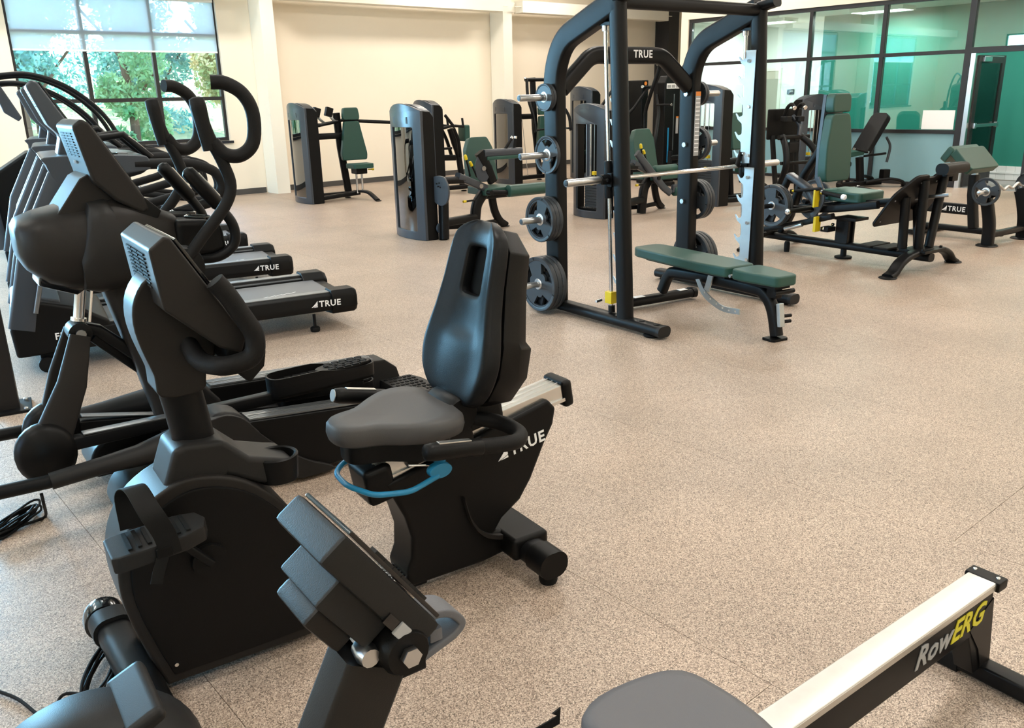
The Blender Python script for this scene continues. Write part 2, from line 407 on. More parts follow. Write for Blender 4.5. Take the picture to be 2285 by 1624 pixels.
roller_shade('white translucent roller shade on the left neighbouring window of the back wall', -2.26, .94, 15.33, 2.455, 3.26)

# columns and girts
def column(n, x0, x1, mat, seam=2.42):
    g = G().box(((x0+x1)/2, 15.07, (seam-.003)/2), (x1-x0, .44, seam-.003)).box(((x0+x1)/2, 15.07, (seam+.003+CEIL)/2), (x1-x0, .44, CEIL-seam-.003)).box(((x0+x1)/2, 15.07, seam), (x1-x0-.006, .434, .006))
    return struct(g.out('column_%d' % n, mat))
column(1, 7.08, 7.33, 'column_cream'); column(2, 12.6, 12.85, 'column_cream'); column(3, 18.1, 18.5, 'frame_black'); column(4, 1.58, 1.83, 'column_cream')
for i, (a, b) in enumerate(((7.5, 12.45), (13.0, 17.85), (2.0, 6.9), (-4.1, 1.4))):
    t = struct(bx('trim_%d' % (i+1), (a, 14.66, 3.32), (b, 14.95, 3.56), 'column_cream', bev=.006))
    for e in (a, b):
        s = 1 if e == b else -1
        bx('bracket', (min(e-.05*s, e+.18*s), 14.70, 3.43), (max(e-.05*s, e+.18*s), 14.74, 3.445), 'column_cream', t)
        bx('flange', (min(e, e+.12*s), 14.9, 3.34), (max(e, e+.12*s), 15.0, 3.54), 'column_cream', t)

# glazed partition on the right
gy = [11.88, 10.44, 9.09, 7.69, 6.24]
fx0, fx1 = 15.13, 15.22
g = G()
def pf(y0, y1, z0, z1): g.box(((fx0+fx1)/2, (y0+y1)/2, (z0+z1)/2), (fx1-fx0, y1-y0, z1-z0))
pf(4.2, 11.88, 2.98, 3.05)
pf(11.81, 11.88, 0, 2.98)
for c in gy[1:4]: pf(c-.035, c+.035, 0, 2.98)
pf(6.19, 6.29, 0, 2.98); pf(4.2, 4.28, 0, 2.98)
zz = [.05, .90, 2.165, 2.98]
edges = [(11.81, 10.475), (10.405, 9.125), (9.055, 7.725), (7.655, 6.29)]
for a, b in edges:
    pf(b, a, .87, .93); pf(b, a, 2.135, 2.195); pf(b, a, 0, .05)
pf(4.28, 6.19, 2.13, 2.22)
part_ = struct(g.out('window_5', 'frame_black', bev=.003))
for a, b in edges:
    bx('pane', (15.168, b, .93), (15.178, a, 2.135), 'partition_glass', part_)
    bx('pane', (15.168, b, 2.195), (15.178, a, 2.98), 'partition_glass', part_)
    bx('frosted_pane', (15.168, b, .05), (15.178, a, .87), 'frosted_film', part_)
bx('pane', (15.168, 4.28, 2.22), (15.178, 6.19, 2.98), 'partition_glass', part_)
# hinge side jamb strip and the two leaves of the glass door
bx('jamb', (15.10, 6.10, 0), (15.24, 6.17, 2.13), 'aluminium', part_)
def leaf(n, hinge, deg, wd, mirror):
    d = struct(D.objects.new('door_%d' % n, None)); COL.objects.link(d); d.location = hinge; d.rotation_euler = (0, 0, math.radians(deg))
    st = .10; s = -1 if mirror else 1
    g = G(); H_ = 2.10
    def b(u0, u1, v0, v1): g.box((s*(u0+u1)/2, 0, (v0+v1)/2), (u1-u0, .045, v1-v0))
    b(0, st, .01, H_); b(wd-st, wd, .01, H_); b(st, wd-st, .01, .25); b(st, wd-st, H_-.12, H_)
    g.out('door_frame', 'frame_black', d, bev=.003)
    G().box((s*wd/2, 0, 1.115), (wd-2*st, .01, 1.73)).out('door_pane', 'door_glass', d)
    G().box((s*wd/2, -.06, 1.0), (wd-.12, .028, .05)).out('push_bar', 'steel', d, bev=.008)
    for e in (.08, wd-.08): G().box((s*e, -.045, 1.0), (.07, .05, .09)).out('bar_end', 'steel', d, bev=.012)
    pull = [(s*(wd-.05), .02, 1.25), (s*(wd-.05), .09, 1.25), (s*(wd-.05), .09, .85), (s*(wd-.05), .02, .85)]
    G().tube(fil(pull, .03), .013, 8).out('pull_handle', 'chrome', d)
    return d
dl = leaf(1, (15.21, 6.10, 0), -5, .88, False)
G().box((.22, -.04, 2.035), (.24, .05, .07)).out('door_closer', 'steel', dl, bev=.006)
G().tube([(.12, -.05, 2.075), (.45, -.02, 2.085), (.8, -.02, 2.08)], .009, 6).out('closer_arm', 'steel', dl)
leaf(2, (15.19, 4.30, 0), 90, .90, False)
o = tag(bx('notice', (15.160, 6.33, .94), (15.166, 6.86, 1.25), 'paper'), 'blank white card in the bottom corner of the glass partition by the door', 'notice')

# beyond the partition
struct(bx('wall_green', (16.80, -2, 0), (16.95, 9.80, 3.02), 'green_wall'))
tb = struct(bx('trim_9', (16.78, -2, 0), (16.80, 9.80, .012), 'grey_wall'))
yy = 9.8
while yy > 3.2:
    y2 = yy-.152
    bx('tile', (16.782, y2+.002, .145), (16.80, yy-.002, .25), 'tile_white', tb); bx('tile', (16.772, y2+.002, .012), (16.80, yy-.002, .12), 'tile_white', tb); yy = y2
bx('ledge', (16.765, 3.2, .122), (16.80, 9.8, .143), 'tile_white', tb)
struct(bx('wall_white', (18.0, 9.8, 0), (18.15, 11.93, 3.02), 'white_wall'))
struct(bx('wall_corridor', (16.95, 9.7, 0), (18.0, 9.8, 3.02), 'white_wall'))
struct(bx('ceiling_corridor', (15.25, -2, 3.02), (18.15, 11.93, 3.1), 'ceiling_white'))
struct(bx('wall_end', (15.25, -2.1, 0), (16.95, -2, 3.02), 'white_wall'))
d3 = struct(D.objects.new('door_3', None)); COL.objects.link(d3); d3.location = (17.99, 11.46, 0)
bx('door_casing', (-.03, -.02, 0), (.01, .05, 2.1), 'column_cream', d3); bx('door_casing', (-.03, .05, 2.04), (.01, .98, 2.1), 'column_cream', d3); bx('door_casing', (-.03, .92, 0), (.01, .46+.01, 2.04), 'column_cream', d3)
bx('door_panel', (-.012, .05, .01), (.005, .46, 2.04), 'grey_wall', d3)
t = thing('room_sign', 'small dark grey room sign on the white wall beyond the glass partition', 'sign', (17.985, 11.18, 1.58))
bx('sign_plate', (-.008, -.09, -.055), (0, .09, .055), 'tower_plastic', t); bx('sign_print', (-.0095, -.07, -.01), (-.008, .03, .03), 'grey_print', t)
t = thing('power_outlet', 'white wall outlet above the baseboard beside the shoulder press', 'outlet', (8.2, 15.3, .45))
bx('cover_plate', (-.06, -.008, -.09), (.06, 0, .09), 'white_wall', t, bev=.003); bx('socket', (-.02, -.010, .015), (.02, -.008, .055), 'ceiling_white', t); bx('socket', (-.02, -.010, -.055), (.02, -.008, -.015), 'ceiling_white', t)

# ceiling lamps
def lamp(x, y, z=CEIL-.05, e=63, sx=1.2, sy=.6, col=(1, .945, .87)):
    t = thing('ceiling_lamp', 'flat white panel lamp on the gym ceiling', 'lamp', (x, y, z), 0, 'panel lamps on the ceiling')
    bx('housing', (-sx/2, -sy/2, -.02), (sx/2, sy/2, .05), 'ceiling_white', t); bx('diffuser', (-sx/2+.03, -sy/2+.03, -.026), (sx/2-.03, sy/2-.03, -.02), 'lamp_glow', t)
    a = area('ceiling_light', (x, y, z-.04), (0, 0, -1), sx-.1, sy-.1, e, col)
    return t
for x in (-1.5, 2.5, 6.5, 10.5, 13.6):
    for y in (-2, 2, 6, 10, 13.4): lamp(x, y)
a_ = lamp(16.0, 8.2, 2.97, 110, .5, 1.0); a_['label'] = 'flat white panel lamp in the corridor behind the glass'
a_ = lamp(16.4, 10.8, 2.97, 95, .5, 1.0, (.95, .98, 1)); a_['label'] = 'flat white panel lamp in the bright room behind the glass'
a_ = lamp(16.0, 5, 2.97, 60, .5, 1.0); a_['label'] = 'flat white panel lamp in the corridor beyond the glass door'
# added blue area lamps outside unseen left and back windows, standing in for daylight
area('daylight_fill_left_far', (-4.9, 10.7, 2.2), (1, 0, -.12), 4.6, 2.4, 520, (.30, .65, 1))
area('daylight_fill_left_near', (-4.9, 4.85, 2.2), (1, 0, -.12), 3.3, 2.4, 30, (.40, .72, 1))
area('daylight_fill_back_left', (-.66, 15.75, 1.72), (0, -1, -.05), 3.1, 1.4, 2600, (.30, .68, 1))

# ---------------------------------------------------------------- outdoors
gd = G(); 
for i in range(1): gd.box((5, 60, -.6), (160, 89, .2))
gd.box((-40, 5, -.6), (70, 21, .2))
struct(gd.out('ground', 'grass'))
bank = G().prism([(20, -.55), (60, 4.5), (60, -.55)], -30, 60, 'x'); struct(bank.out('ground_bank', 'grass'))
tag(bx('road_surface', (-60, 21.0, -.5), (60, 24.0, -.42), 'road'), 'pale road strip running behind the window', 'road')
t = thing('guard_rail', 'pale metal guard rail along the road outside the window', 'guard rail', (0, 20.6, -.5))
G().box((6, 0, .62), (60, .04, .28)).out('rail', 'galv_rail', t, bev=.01); 
for i in range(15): G().box((-22+i*4, .06, .36), (.1, .1, .8)).out('post', 'galv_rail', t)
def tree(x, y, h, r, mat, label, seed, n=2600):
    rnd = random.Random(seed); t = thing('tree', label, 'tree', (x, y, -.5), 0, 'trees outside the window')
    G().tube(cr([(0, 0, 0), (.1, .05, h*.3), (-.05, .1, h*.6), (.1, 0, h*.9)], 4), .16, 8, scale=[1-.07*i for i in range(13)]).out('trunk', 'bark', t)
    g = G(); lobes = [(rnd.uniform(-.6, .6)*r, rnd.uniform(-.5, .5)*r, h*rnd.uniform(.12, .95), r*rnd.uniform(.35, .6)) for _ in range(14)]
    for i in range(n):
        lx, ly, lz, lr = lobes[i % len(lobes)]
        d = Vector((rnd.gauss(0, 1), rnd.gauss(0, 1), rnd.gauss(0, 1))).normalized()*lr*rnd.uniform(.55, 1.0)
        c = Vector((lx, ly, lz))+d; s = rnd.uniform(.06, .13)
        u = Vector((rnd.gauss(0, 1), rnd.gauss(0, 1), rnd.gauss(0, 1))).normalized(); v = u.orthogonal().normalized()
        q = [g.bm.verts.new(c+u*s*a+v*s*.55*b) for a, b in ((-1, 0), (0, -1), (1, 0), (0, 1))]
        g.bm.faces.new(q)
    o = g.out('foliage', mat, t); o['kind'] = 'stuff'
    for bnum in range(5):
        a = bnum*1.3; z0 = h*(.25+.11*bnum)
        G().tube([(0, 0, z0), (math.cos(a)*r*.4, math.sin(a)*r*.4, z0+h*.12), (math.cos(a)*r*.75, math.sin(a)*r*.7, z0+h*.2)], .04, 6).out('branch', 'bark', t)
for i, (x, y, h, r, m, lb) in enumerate((
    (5.4, 26.0, 6.5, 1.25, 'leaf_teal', 'bluish green tree at the left edge of the window view'),
    (8.3, 26.4, 7.0, 1.3, 'leaf_green', 'fresh green tree behind the left window pane'),
    (11.0, 26.0, 6.6, 1.2, 'leaf_gold', 'yellow tinged tree behind the middle window pane'),
    (13.8, 26.4, 7.2, 1.3, 'leaf_green', 'bright green tree behind the right window pane'),
    (6.8, 30.6, 8.5, 1.7, 'leaf_green', 'large green tree in the second row outside'),
    (10.6, 30.8, 9.0, 1.7, 'leaf_teal', 'tall dark teal tree behind the middle window pane'),
    (14.6, 30.8, 8.5, 1.8, 'leaf_teal', 'bluish tree at the right edge of the window view'),
    (2.6, 30.5, 8.5, 1.7, 'leaf_teal', 'teal tree in the second row behind the left pane'),
    (1.0, 26.0, 7.0, 1.5, 'leaf_green', 'green tree seen through the left neighbouring window'),
    (-5.0, 26.0, 7.0, 1.5, 'leaf_teal', 'teal tree far left of the back windows'),
    (18.6, 30.8, 8.5, 1.8, 'leaf_green', 'green tree beyond the right end of the guard rail'),
    (5.0, 36.5, 11.0, 2.6, 'leaf_green', 'broad green tree in the third row outside'),
    (11.0, 36.5, 11.5, 2.6, 'leaf_teal', 'broad teal tree in the third row outside'),
    (17.0, 36.5, 11.0, 2.6, 'leaf_green', 'broad bright tree in the third row outside'))):
    tree(x, y, h, r, m, lb, i, 7500)

# ================================================================ recumbent bike
t = thing('recumbent_bike', 'black recumbent exercise bike with padded seat and tall slotted backrest', 'exercise bike', (1.824,2.2,0), -6.7)
BIKE = t
def ring2(poly, s, c): return [((p[0]-c[0])*s+c[0], (p[1]-c[1])*s+c[1]) for p in poly]
sh = cr([(-1.25, .035), (-1.285, .15), (-1.322, .30), (-1.328, .42), (-1.30, .52), (-1.24, .60), (-1.14, .65), (-1.05, .645), (-.95, .60), (-.855, .505), (-.785, .39), (-.742, .27), (-.738, .16), (-.765, .06), (-.80, .03)], 4)
sh = [(p[0], p[1]) for p in [Vector((q.x, q.y)) for q in [Vector((a.x, a.y)) for a in sh]]]
G().prism(sh, -.105, .105).out('front_shell', 'warm_plastic', t, bev=.028, seg=4)
for s in (-1, 1):
    c = (-1.03, .33)
    G().prism(ring2(sh, .90, c), .098*s, .112*s).out('side_panel', 'black_plastic', t, bev=.006)
for u, v in ((-.79, .33), (-.775, .13), (-1.22, .10)): disc(t, (u, -.113, v), (0, 1, 0), .006, .006, 'chrome', 'screw', 8)
# cowl around the mast with tray and cup holder
cw = [(-1.215, .50), (-1.175, .63), (-1.135, .735), (-1.10, .745), (-1.0, .735), (-.965, .70), (-.93, .665), (-.84, .635), (-.80, .625), (-.80, .555), (-.86, .55), (-.93, .585), (-1.0, .625), (-1.05, .59), (-1.12, .55)]
G().prism(cw, -.085, .085).out('cowl', 'grey_plastic', t, bev=.018, seg=3)
G().lathe([(.06, -.075), (.066, 0), (.06, .004), (.054, 0), (.05, -.06), (.001, -.06)], (-.845, -.045, .638), (0, 0, 1), 24).out('cup_holder', 'black_plastic', t)
G().prism([(-.955, .672), (-.90, .655), (-.90, .645), (-.955, .66)], -.06, .03).out('tray_lip', 'grey_plastic', t, bev=.003)
# mast
G().sweep([(-1.055, 0, .68), (-1.068, 0, .80), (-1.085, 0, .93)], circ(.047, 20, .058)).out('mast', 'black_metal', t, ang=60)
nk = cr([(-1.14, .885), (-1.150, .95), (-1.172, 1.03), (-1.182, 1.10), (-1.170, 1.165), (-1.13, 1.215), (-1.07, 1.215), (-1.0, 1.14), (-.975, 1.05), (-.985, .98), (-1.015, .93), (-1.03, .885)], 3, True)
G().prism([(p.x, p.y) for p in nk], -.062, .062).out('neck', 'warm_plastic', t, bev=.025, seg=4)
# console
up = Vector((-.05, 0, 1)).normalized(); nn = Vector((1, 0, .05)).normalized()
cp = [(-1.14, 1.305), (-1.10, 1.335), (-1.085, 1.33), (-.925, 1.05), (-.945, 1.005), (-1.0, 1.03), (-1.125, 1.15)]
cs = G().prism(cp, -.18, .18).out('console', 'warm_plastic', t, bev=.014, seg=3)
sx_ = Vector((.16, 0, -.28)).normalized(); sn_ = Vector((.28, 0, .16)).normalized()
G().box(Vector((-1.005, 0, 1.19))+sn_*.008, (.30, .33, .008), Matrix(((sx_.x, 0, sn_.x), (0, 1, 0), (sx_.z, 0, sn_.z)))).out('screen', 'gloss_black', t, bev=.002)
for r_ in range(9):
    for c_ in range(3):
        G().box(Vector((-1.140+.0012*r_, -.085+.075*c_+.01, 1.283-.0105*r_)), (.004, .062, .0052)).out('vent_slot', 'rubber', cs)
logo(t, (-1.130, .03, 1.163), (0, -1, 0), (-.09, 0, 1), .014, mat='grey_print')
# reading tray at the foot of the console
G().prism([(-.985, 1.035), (-.955, 1.075), (-.875, 1.0), (-.885, .955), (-.93, .915), (-.985, .975)], -.175, .175).out('console_foot', 'black_plastic', t, bev=.01)
G().tube(fil([(-.95, -.09, 1.075), (-.875, -.09, 1.03), (-.875, .13, 1.03), (-.95, .13, 1.075)], .02), .009, 8).out('book_rest', 'black_plastic', t)
# console grips
for s in (1, -1):
    P = [(-1.05, -.05*s, 1.02), (-1.045, -.13*s, .985), (-1.0, -.215*s, .985), (-.925, -.225*s, 1.0), (-.915, -.225*s, 1.06), (-.975, -.215*s, 1.18), (-1.0, -.212*s, 1.215)]
    G().tube(fil(P, .05), .026, 14).out('grip', 'grip_rubber', t)
# pedals, cranks and straps
hub = Vector((-1.09, 0, .40))
G().lathe([(.05, -.13), (.05, .13)], hub, (0, 1, 0), 18).out('crank_hub', 'black_plastic', t)
for s, pc in ((-1, Vector((-1.235, -.215, .575))), (1, Vector((-.945, .215, .225)))):
    G().sweep([hub+Vector((0, .135*s, 0)), pc+Vector((0, -.075*s, 0))], rrect(.022, .036, .006), up=(0, 1, 0)).out('crank_arm', 'black_metal', t)
    pl = [(-.12, -.06), (-.10, -.07), (.06, -.07), (.115, -.05), (.13, 0), (.115, .05), (.06, .07), (-.10, .07), (-.12, .06)]
    pe = G().prism(pl, -.045, .0, 'z').xf(Matrix.Translation(pc) @ Matrix.Rotation(math.radians(-4 if s < 0 else 2), 4, 'Y')).out('pedal', 'grey_plastic', t, bev=.008)
    for q in range(7): G().box(pc+Vector((-.07+.024*q, 0, .003-.0016*(q-3)*(1 if s < 0 else -1)*-1)), (.010, .10, .005)).out('tread', 'rubber', pe)
    arch = [pc+Vector((.02, -.072, -.035)), pc+Vector((.01, -.080, .03)), pc+Vector((-.015, -.072, .10)), pc+Vector((-.03, 0, .14)), pc+Vector((-.045, .066, .10)), pc+Vector((-.045, .070, .0))]
    G().sweep(cr(arch, 6), rrect(.004, .055, .0015), up=(1, 0, 0)).out('strap', 'rubber', pe)
    G().box(pc+Vector((.004, -.072, -.022)), (.04, .014, .026)).out('buckle', 'black_plastic', pe, bev=.003)
    G().sweep([pc+Vector((0, -.075, -.03)), pc+Vector((-.02, -.08, -.075)), pc+Vector((-.028, -.082, -.10))], rrect(.003, .03, .001), up=(1, 0, 0)).out('strap_tail', 'rubber', pe)
# base rail with ridges
G().box((-.60, 0, .052), (.46, .12, .045)).out('base_rail', 'black_metal', t, bev=.006)
for q in range(6): G().box((-.60, -.05+.02*q, .077), (.42, .006, .006)).out('rail_ridge', 'steel', t)
for q in (-.035, .01): disc(t, (-.475, q, .082), (0, 0, 1), .009, .006, 'chrome', 'rivet', 10)
# stabilisers
st = rrect(.105, .085, .038, 5)
G().sweep([(-1.335, .24, .075), (-1.305, -.34, .075)], st).out('front_stabilizer', 'black_metal', t, ang=60)
G().sweep([(-1.338, .275, .08), (-1.333, .20, .08)], rrect(.125, .10, .045, 5)).out('end_collar', 'grey_plastic', t, ang=60)
G().lathe([(.04, -.035), (.062, -.03), (.066, 0), (.062, .03), (.04, .035)], (-1.345, .315, .068), (.06, 1, 0), 24).out('transport_wheel', 'gloss_black', t, ang=60)
for q in (-.10, -.22): disc(t, (-1.312, q, .121), (0, 0, 1), .011, .012, 'chrome', 'bolt', 10)
G().sweep([(-1.27, 0, .06), (-1.345, 0, .06)], rrect(.14, .09, .02, 3)).out('front_bracket', 'black_metal', t, ang=60)
G().sweep([(0, .30, .085), (0, -.22, .085)], st).out('rear_stabilizer', 'black_metal', t, ang=60)
G().sweep([(0, -.21, .085), (0, -.305, .085)], rrect(.118, .098, .045, 5)).out('end_cap', 'black_plastic', t, ang=60)
for q in (-.26, .26): foot(t, (.005, q, 0), .034, .045)
G().box((0, -.02, .10), (.15, .30, .085)).out('rear_bracket', 'black_plastic', t, bev=.018, seg=3)
# rear body
rb = [(-.515, .45), (-.49, .41), (-.445, .31), (-.425, .23), (-.43, .15), (-.452, .10), (-.44, .045), (-.15, .04), (.03, .06), (.04, .12), (-.02, .13), (-.09, .15), (-.06, .19), (.02, .24), (.07, .31), (.13, .43), (.172, .50), (.185, .56), (.15, .60), (-.3, .50)]
G().prism(rb, -.075, .075).out('rear_body', 'black_plastic', t, bev=.016, seg=3)
sc = cr([(-.225, .33, 0), (-.20, .24, 0), (-.155, .175, 0), (-.09, .14, 0), (.0, .125, 0)], 5)
G().prism([(p.x, p.y) for p in sc]+[(p.x, p.y-.018) for p in sc[::-1]], -.095, .095).out('body_scoop', 'warm_plastic', t, bev=.004)
rd = Vector((.79, 0, .125)).normalized(); rn = Vector((-rd.z, 0, rd.x)); Mr = Matrix(((rd.x, 0, rn.x), (0, 1, 0), (rd.z, 0, rn.z)))
def rp(s, y_=0, h=0): return Vector((-.52, y_, .44))+rd*s+rn*h
G().box(rp(.40, 0, .045), (.80, .105, .06), Mr).out('seat_rail', 'aluminium', t, bev=.004)
for q in (-1, 1): G().box(rp(.40, .056*q, .018), (.80, .01, .014), Mr).out('rail_lip', 'aluminium', t, bev=.002)
for q in (-.03, 0, .03): G().box(rp(.40, q, .077), (.80, .005, .005), Mr).out('rail_rib', 'aluminium', t)
G().box(rp(.785, 0, .035), (.045, .13, .105), Mr).out('rail_end_cap', 'black_plastic', t, bev=.018, seg=3)
G().box(rp(-.0, 0, .01), (.10, .145, .13), Mr).out('rail_front_cap', 'black_plastic', t, bev=.022, seg=3)
logo(t, (-0.074,-0.077,0.418), rd, rn, .043)
# seat carriage, seat and backrest
G().box((-.30, 0, .548), (.26, .15, .09), Mr).out('seat_carriage', 'black_metal', t, bev=.012)
for q in ((-.14, -.08, .60), (-.10, -.08, .585), (-.33, -.08, .53)): disc(t, q, (0, 1, 0), .012, .012, 'chrome', 'bolt', 10)
sp = cr([(-.655, 0), (-.645, -.055), (-.60, -.085), (-.53, -.105), (-.45, -.165), (-.37, -.205), (-.29, -.195), (-.245, -.14), (-.235, 0), (-.245, .14), (-.29, .195), (-.37, .205), (-.45, .165), (-.53, .105), (-.60, .085), (-.645, .055)], 3, True)
def dish(p): return (p[0], p[1], p[2]+.18*(p[1]**2)+.10*(p[0]+.43)**2+.02)
def grow(poly, k):
    c = sum((Vector((q.x, q.y)) for q in poly), Vector((0, 0)))/len(poly); return [((q.x-c.x)*k+c.x, (q.y-c.y)*k+c.y) for q in poly]
R = [(.86, .575), (.97, .585), (1.0, .61), (.985, .635), (.93, .648), (.7, .645), (.35, .640), (.02, .638)]
G().rings([[(x_, y_, z_) for x_, y_ in grow(sp, k)] for k, z_ in R]).each(lambda p: dish(p)).out('seat', 'foam_seat', t, ang=70)
G().prism(grow(sp, .80), .535, .60, 'z').out('seat_pan', 'black_plastic', t, bev=.01)
# backrest
bo = Vector((-.19, 0, .665)); bu = Vector((.145, 0, .56)).normalized(); bn = Vector((-bu.z, 0, bu.x))
zb = Vector((0, 1, 0)).cross(bu); fs = -1 if zb.x > 0 else 1
def half(v):
    K = [(-.012, .10), (.0, .14), (.03, .180), (.10, .212), (.16, .218), (.22, .205), (.30, .178), (.40, .158), (.48, .150), (.53, .143), (.565, .125), (.59, .09), (.606, .045)]
    for (a, wa), (b_, wb) in zip(K, K[1:]):
        if a <= v <= b_: return wa+(wb-wa)*(v-a)/(b_-a)
    return .03
vs = [-.012, 0, .02, .05, .08, .12, .16, .20, .24, .28, .32, .36, .395, .42, .455, .49, .515, .54, .56, .58, .595, .605]
us = [-1, -.97, -.9, -.75, -.58, -.46, -.36, 0, .36, .46, .58, .75, .9, .97, 1]
g = G(); gridf = []; gridb = []
for v in vs:
    rf = []; rk = []
    for u in us:
        w_ = half(v); x_ = u*w_
        rim = (abs(u)**4)*.028*max(0, min(1, (v+.02)/.1)); lum = .030*math.exp(-((x_/.085)**2+((v-.13)/.10)**2))
        edge = .024*max(0, (abs(u)-.86)/.14)**2
        endd = .02*(max(0, (.03-v)/.05)**2+max(0, (v-.56)/.05)**2)
        f_ = .040+lum*.45-.022*math.exp(-((x_/.12)**2))*(1 if v > .2 else .3)+rim-edge*1.6-endd
        rf.append(g.bm.verts.new((x_, v, f_*fs))); rk.append(g.bm.verts.new((x_, v, (-.02+.015*abs(u)**3+endd*.5)*fs)))
    gridf.append(rf); gridb.append(rk)
def inslot(i, j): return .36 < vs[i]+.001 and vs[i+1] <= .516 and us[j] >= -.361 and us[j+1] <= .361
nv, nu = len(vs), len(us)
for i in range(nv-1):
    for j in range(nu-1):
        if inslot(i, j): continue
        g.bm.faces.new((gridf[i][j], gridf[i][j+1], gridf[i+1][j+1], gridf[i+1][j])); g.bm.faces.new((gridb[i][j], gridb[i+1][j], gridb[i+1][j+1], gridb[i][j+1]))
for i in range(nv-1):
    for j in (0, nu-1): g.bm.faces.new((gridf[i][j], gridf[i+1][j], gridb[i+1][j], gridb[i][j]))
for j in range(nu-1):
    for i in (0, nv-1): g.bm.faces.new((gridf[i][j], gridb[i][j], gridb[i][j+1], gridf[i][j+1]))
for i in range(nv-1):
    for j in range(nu-1):
        if not inslot(i, j): continue
        for (i2, j2, p, q) in ((i-1, j, (i, j), (i, j+1)), (i+1, j, (i+1, j), (i+1, j+1)), (i, j-1, (i, j), (i+1, j)), (i, j+1, (i, j+1), (i+1, j+1))):
            if not inslot(i2, j2): g.bm.faces.new((gridf[p[0]][p[1]], gridf[q[0]][q[1]], gridb[q[0]][q[1]], gridb[p[0]][p[1]]))
bk = g.xf(basis(bo, (0, 1, 0), bu)).out('backrest', 'vinyl_black', t, ang=75)
sbm = bk.modifiers.new('subsurf', 'SUBSURF'); sbm.levels = 1; sbm.render_levels = 2
# hard shell behind the cushion
g = G(); R = []
for v, k, dpt in ((-.005, .82, .07), (.03, .96, .10), (.12, .985, .12), (.22, .985, .12), (.24, .97, .10), (.40, .97, .09), (.52, .95, .085), (.585, .75, .06)):
    w_ = half(v)*k; R.append([(w_*a, v, (-.015-dpt*1.25*b)*fs) for a, b in ((-1, 0), (-.98, .5), (-.85, .9), (-.5, 1), (.5, 1), (.85, .9), (.98, .5), (1, 0))])
G().rings(R).xf(basis(bo, (0, 1, 0), bu)).out('back_shell', 'black_plastic', t, bev=.006, ang=50)
# backrest bracket
G().lathe([(.055, -.085), (.062, -.075), (.062, .075), (.055, .085)], (-.215, 0, .628), (0, 1, 0), 20).out('recline_hinge', 'black_plastic', t, ang=50)
G().box((-.12, 0, .61), (.15, .15, .10), Mr).out('seat_bracket', 'black_plastic', t, bev=.02, seg=3)
for q in (-.03, .03): G().box((-.195, q, .68), (.012, .024, .09), Matrix.Rotation(math.radians(14), 3, 'Y')).out('upright_strap', 'grey_plastic', t)
# side handles with pulse grips
for s in (1, -1):
    P = [(-.16, -.06*s, .60), (-.085, -.13*s, .585), (-.07, -.22*s, .572), (-.12, -.275*s, .572), (-.20, -.28*s, .583), ((-.46, -.275, .622) if s > 0 else (-.515, .28, .66))]
    pth = fil(P, .07, 6)
    h_ = G().tube(pth, .026, 16).out('side_handle', 'grip_rubber', t)
    a, b_ = Vector(P[-1]), Vector(P[-2]); dd = (b_-a).normalized()
    G().lathe([(.012, -.008), (.026, 0), (.0285, .02), (.0285, .19), (.0265, .195)], a, dd, 18).out('pulse_grip', 'black_plastic', t, ang=60)
    gp = a+dd*.10
    G().box(gp+Vector((0, 0, .0275)), (.115, .022, .006), Matrix(((dd.x, 0, -dd.z), (dd.y, 1, 0), (dd.z, 0, dd.x)))).out('pulse_plate', 'aluminium', t, bev=.002)
    if s < 0: disc(t, a-dd*.009, dd, .022, .004, 'steel', 'end_button', 16)
# blue recline lever
P = [(-.46, .10, .50), (-.575, .10, .49), (-.625, .06, .475), (-.625, -.03, .465), (-.575, -.13, .455), (-.47, -.175, .455), (-.36, -.16, .475)]
G().tube(fil(P, .03, 5), .0095, 10).out('recline_lever', 'blue_lever', t)
G().sweep([(-.35, -.165, .49), (-.35, -.135, .49)], circ(.042, 20, .026)).out('lever_paddle', 'blue_lever', t, bev=.006)
G().sweep([(-.315, -.10, .505), (-.315, -.075, .505)], circ(.028, 16, .022)).out('lever_knob', 'blue_lever', t, bev=.005)
G().lathe([(.004, 0), (.004, .1)], (-.44, -.11, .515), (.95, -.1, -.2), 8).out('lever_rod', 'chrome', t)

# ================================================================ elliptical trainer
t = thing('elliptical_trainer', 'black elliptical trainer with curved moving handles behind the recumbent bike', 'elliptical', (2.276,3.58,0), -5)
ELL = t
# ramps: two side housings with ribbed aluminium tops
def ramp(y0, y1, zf, zr, side):
    pr = [(-1.02, .04), (-1.02, zf), (-.98, zf+.005), (.0, zr), (.03, zr-.03), (.03, .04)]
    G().prism(pr, y0, y1).out('ramp_housing', 'black_plastic', t, bev=.012)
    c = (y0+y1)/2; w_ = abs(y1-y0); L = math.hypot(.98, zf-zr); sl = (zr-zf)/.98; M3 = Matrix.Rotation(-math.atan(sl), 3, 'Y')
    for q in range(9):
        yq = c+(q-4)*w_*.088
        G().box((-.47, yq, zf+(zr-zf)*.51+.009), (.86, w_*.055, .008), M3).out('ramp_rib', 'side_rail', t)
    G().box((-.47, c, zf+(zr-zf)*.51+.011), (.86, w_*.03, .008), M3).out('ramp_groove', 'steel', t)
    G().prism([(-.06, zr-.05), (-.06, zr+.012), (.02, zr+.006), (.09, zr-.05), (.11, zr-.12), (.11, .03), (-.06, .03)], y0-.004, y1+.004).out('ramp_end_cap', 'grey_plastic', t, bev=.012)
    foot(t, (-.1, c, 0), .04, .045); foot(t, (-.95, c, 0), .04, .045)
ramp(-.33, -.20, .335, .255, -1); ramp(.20, .33, .345, .30, 1)
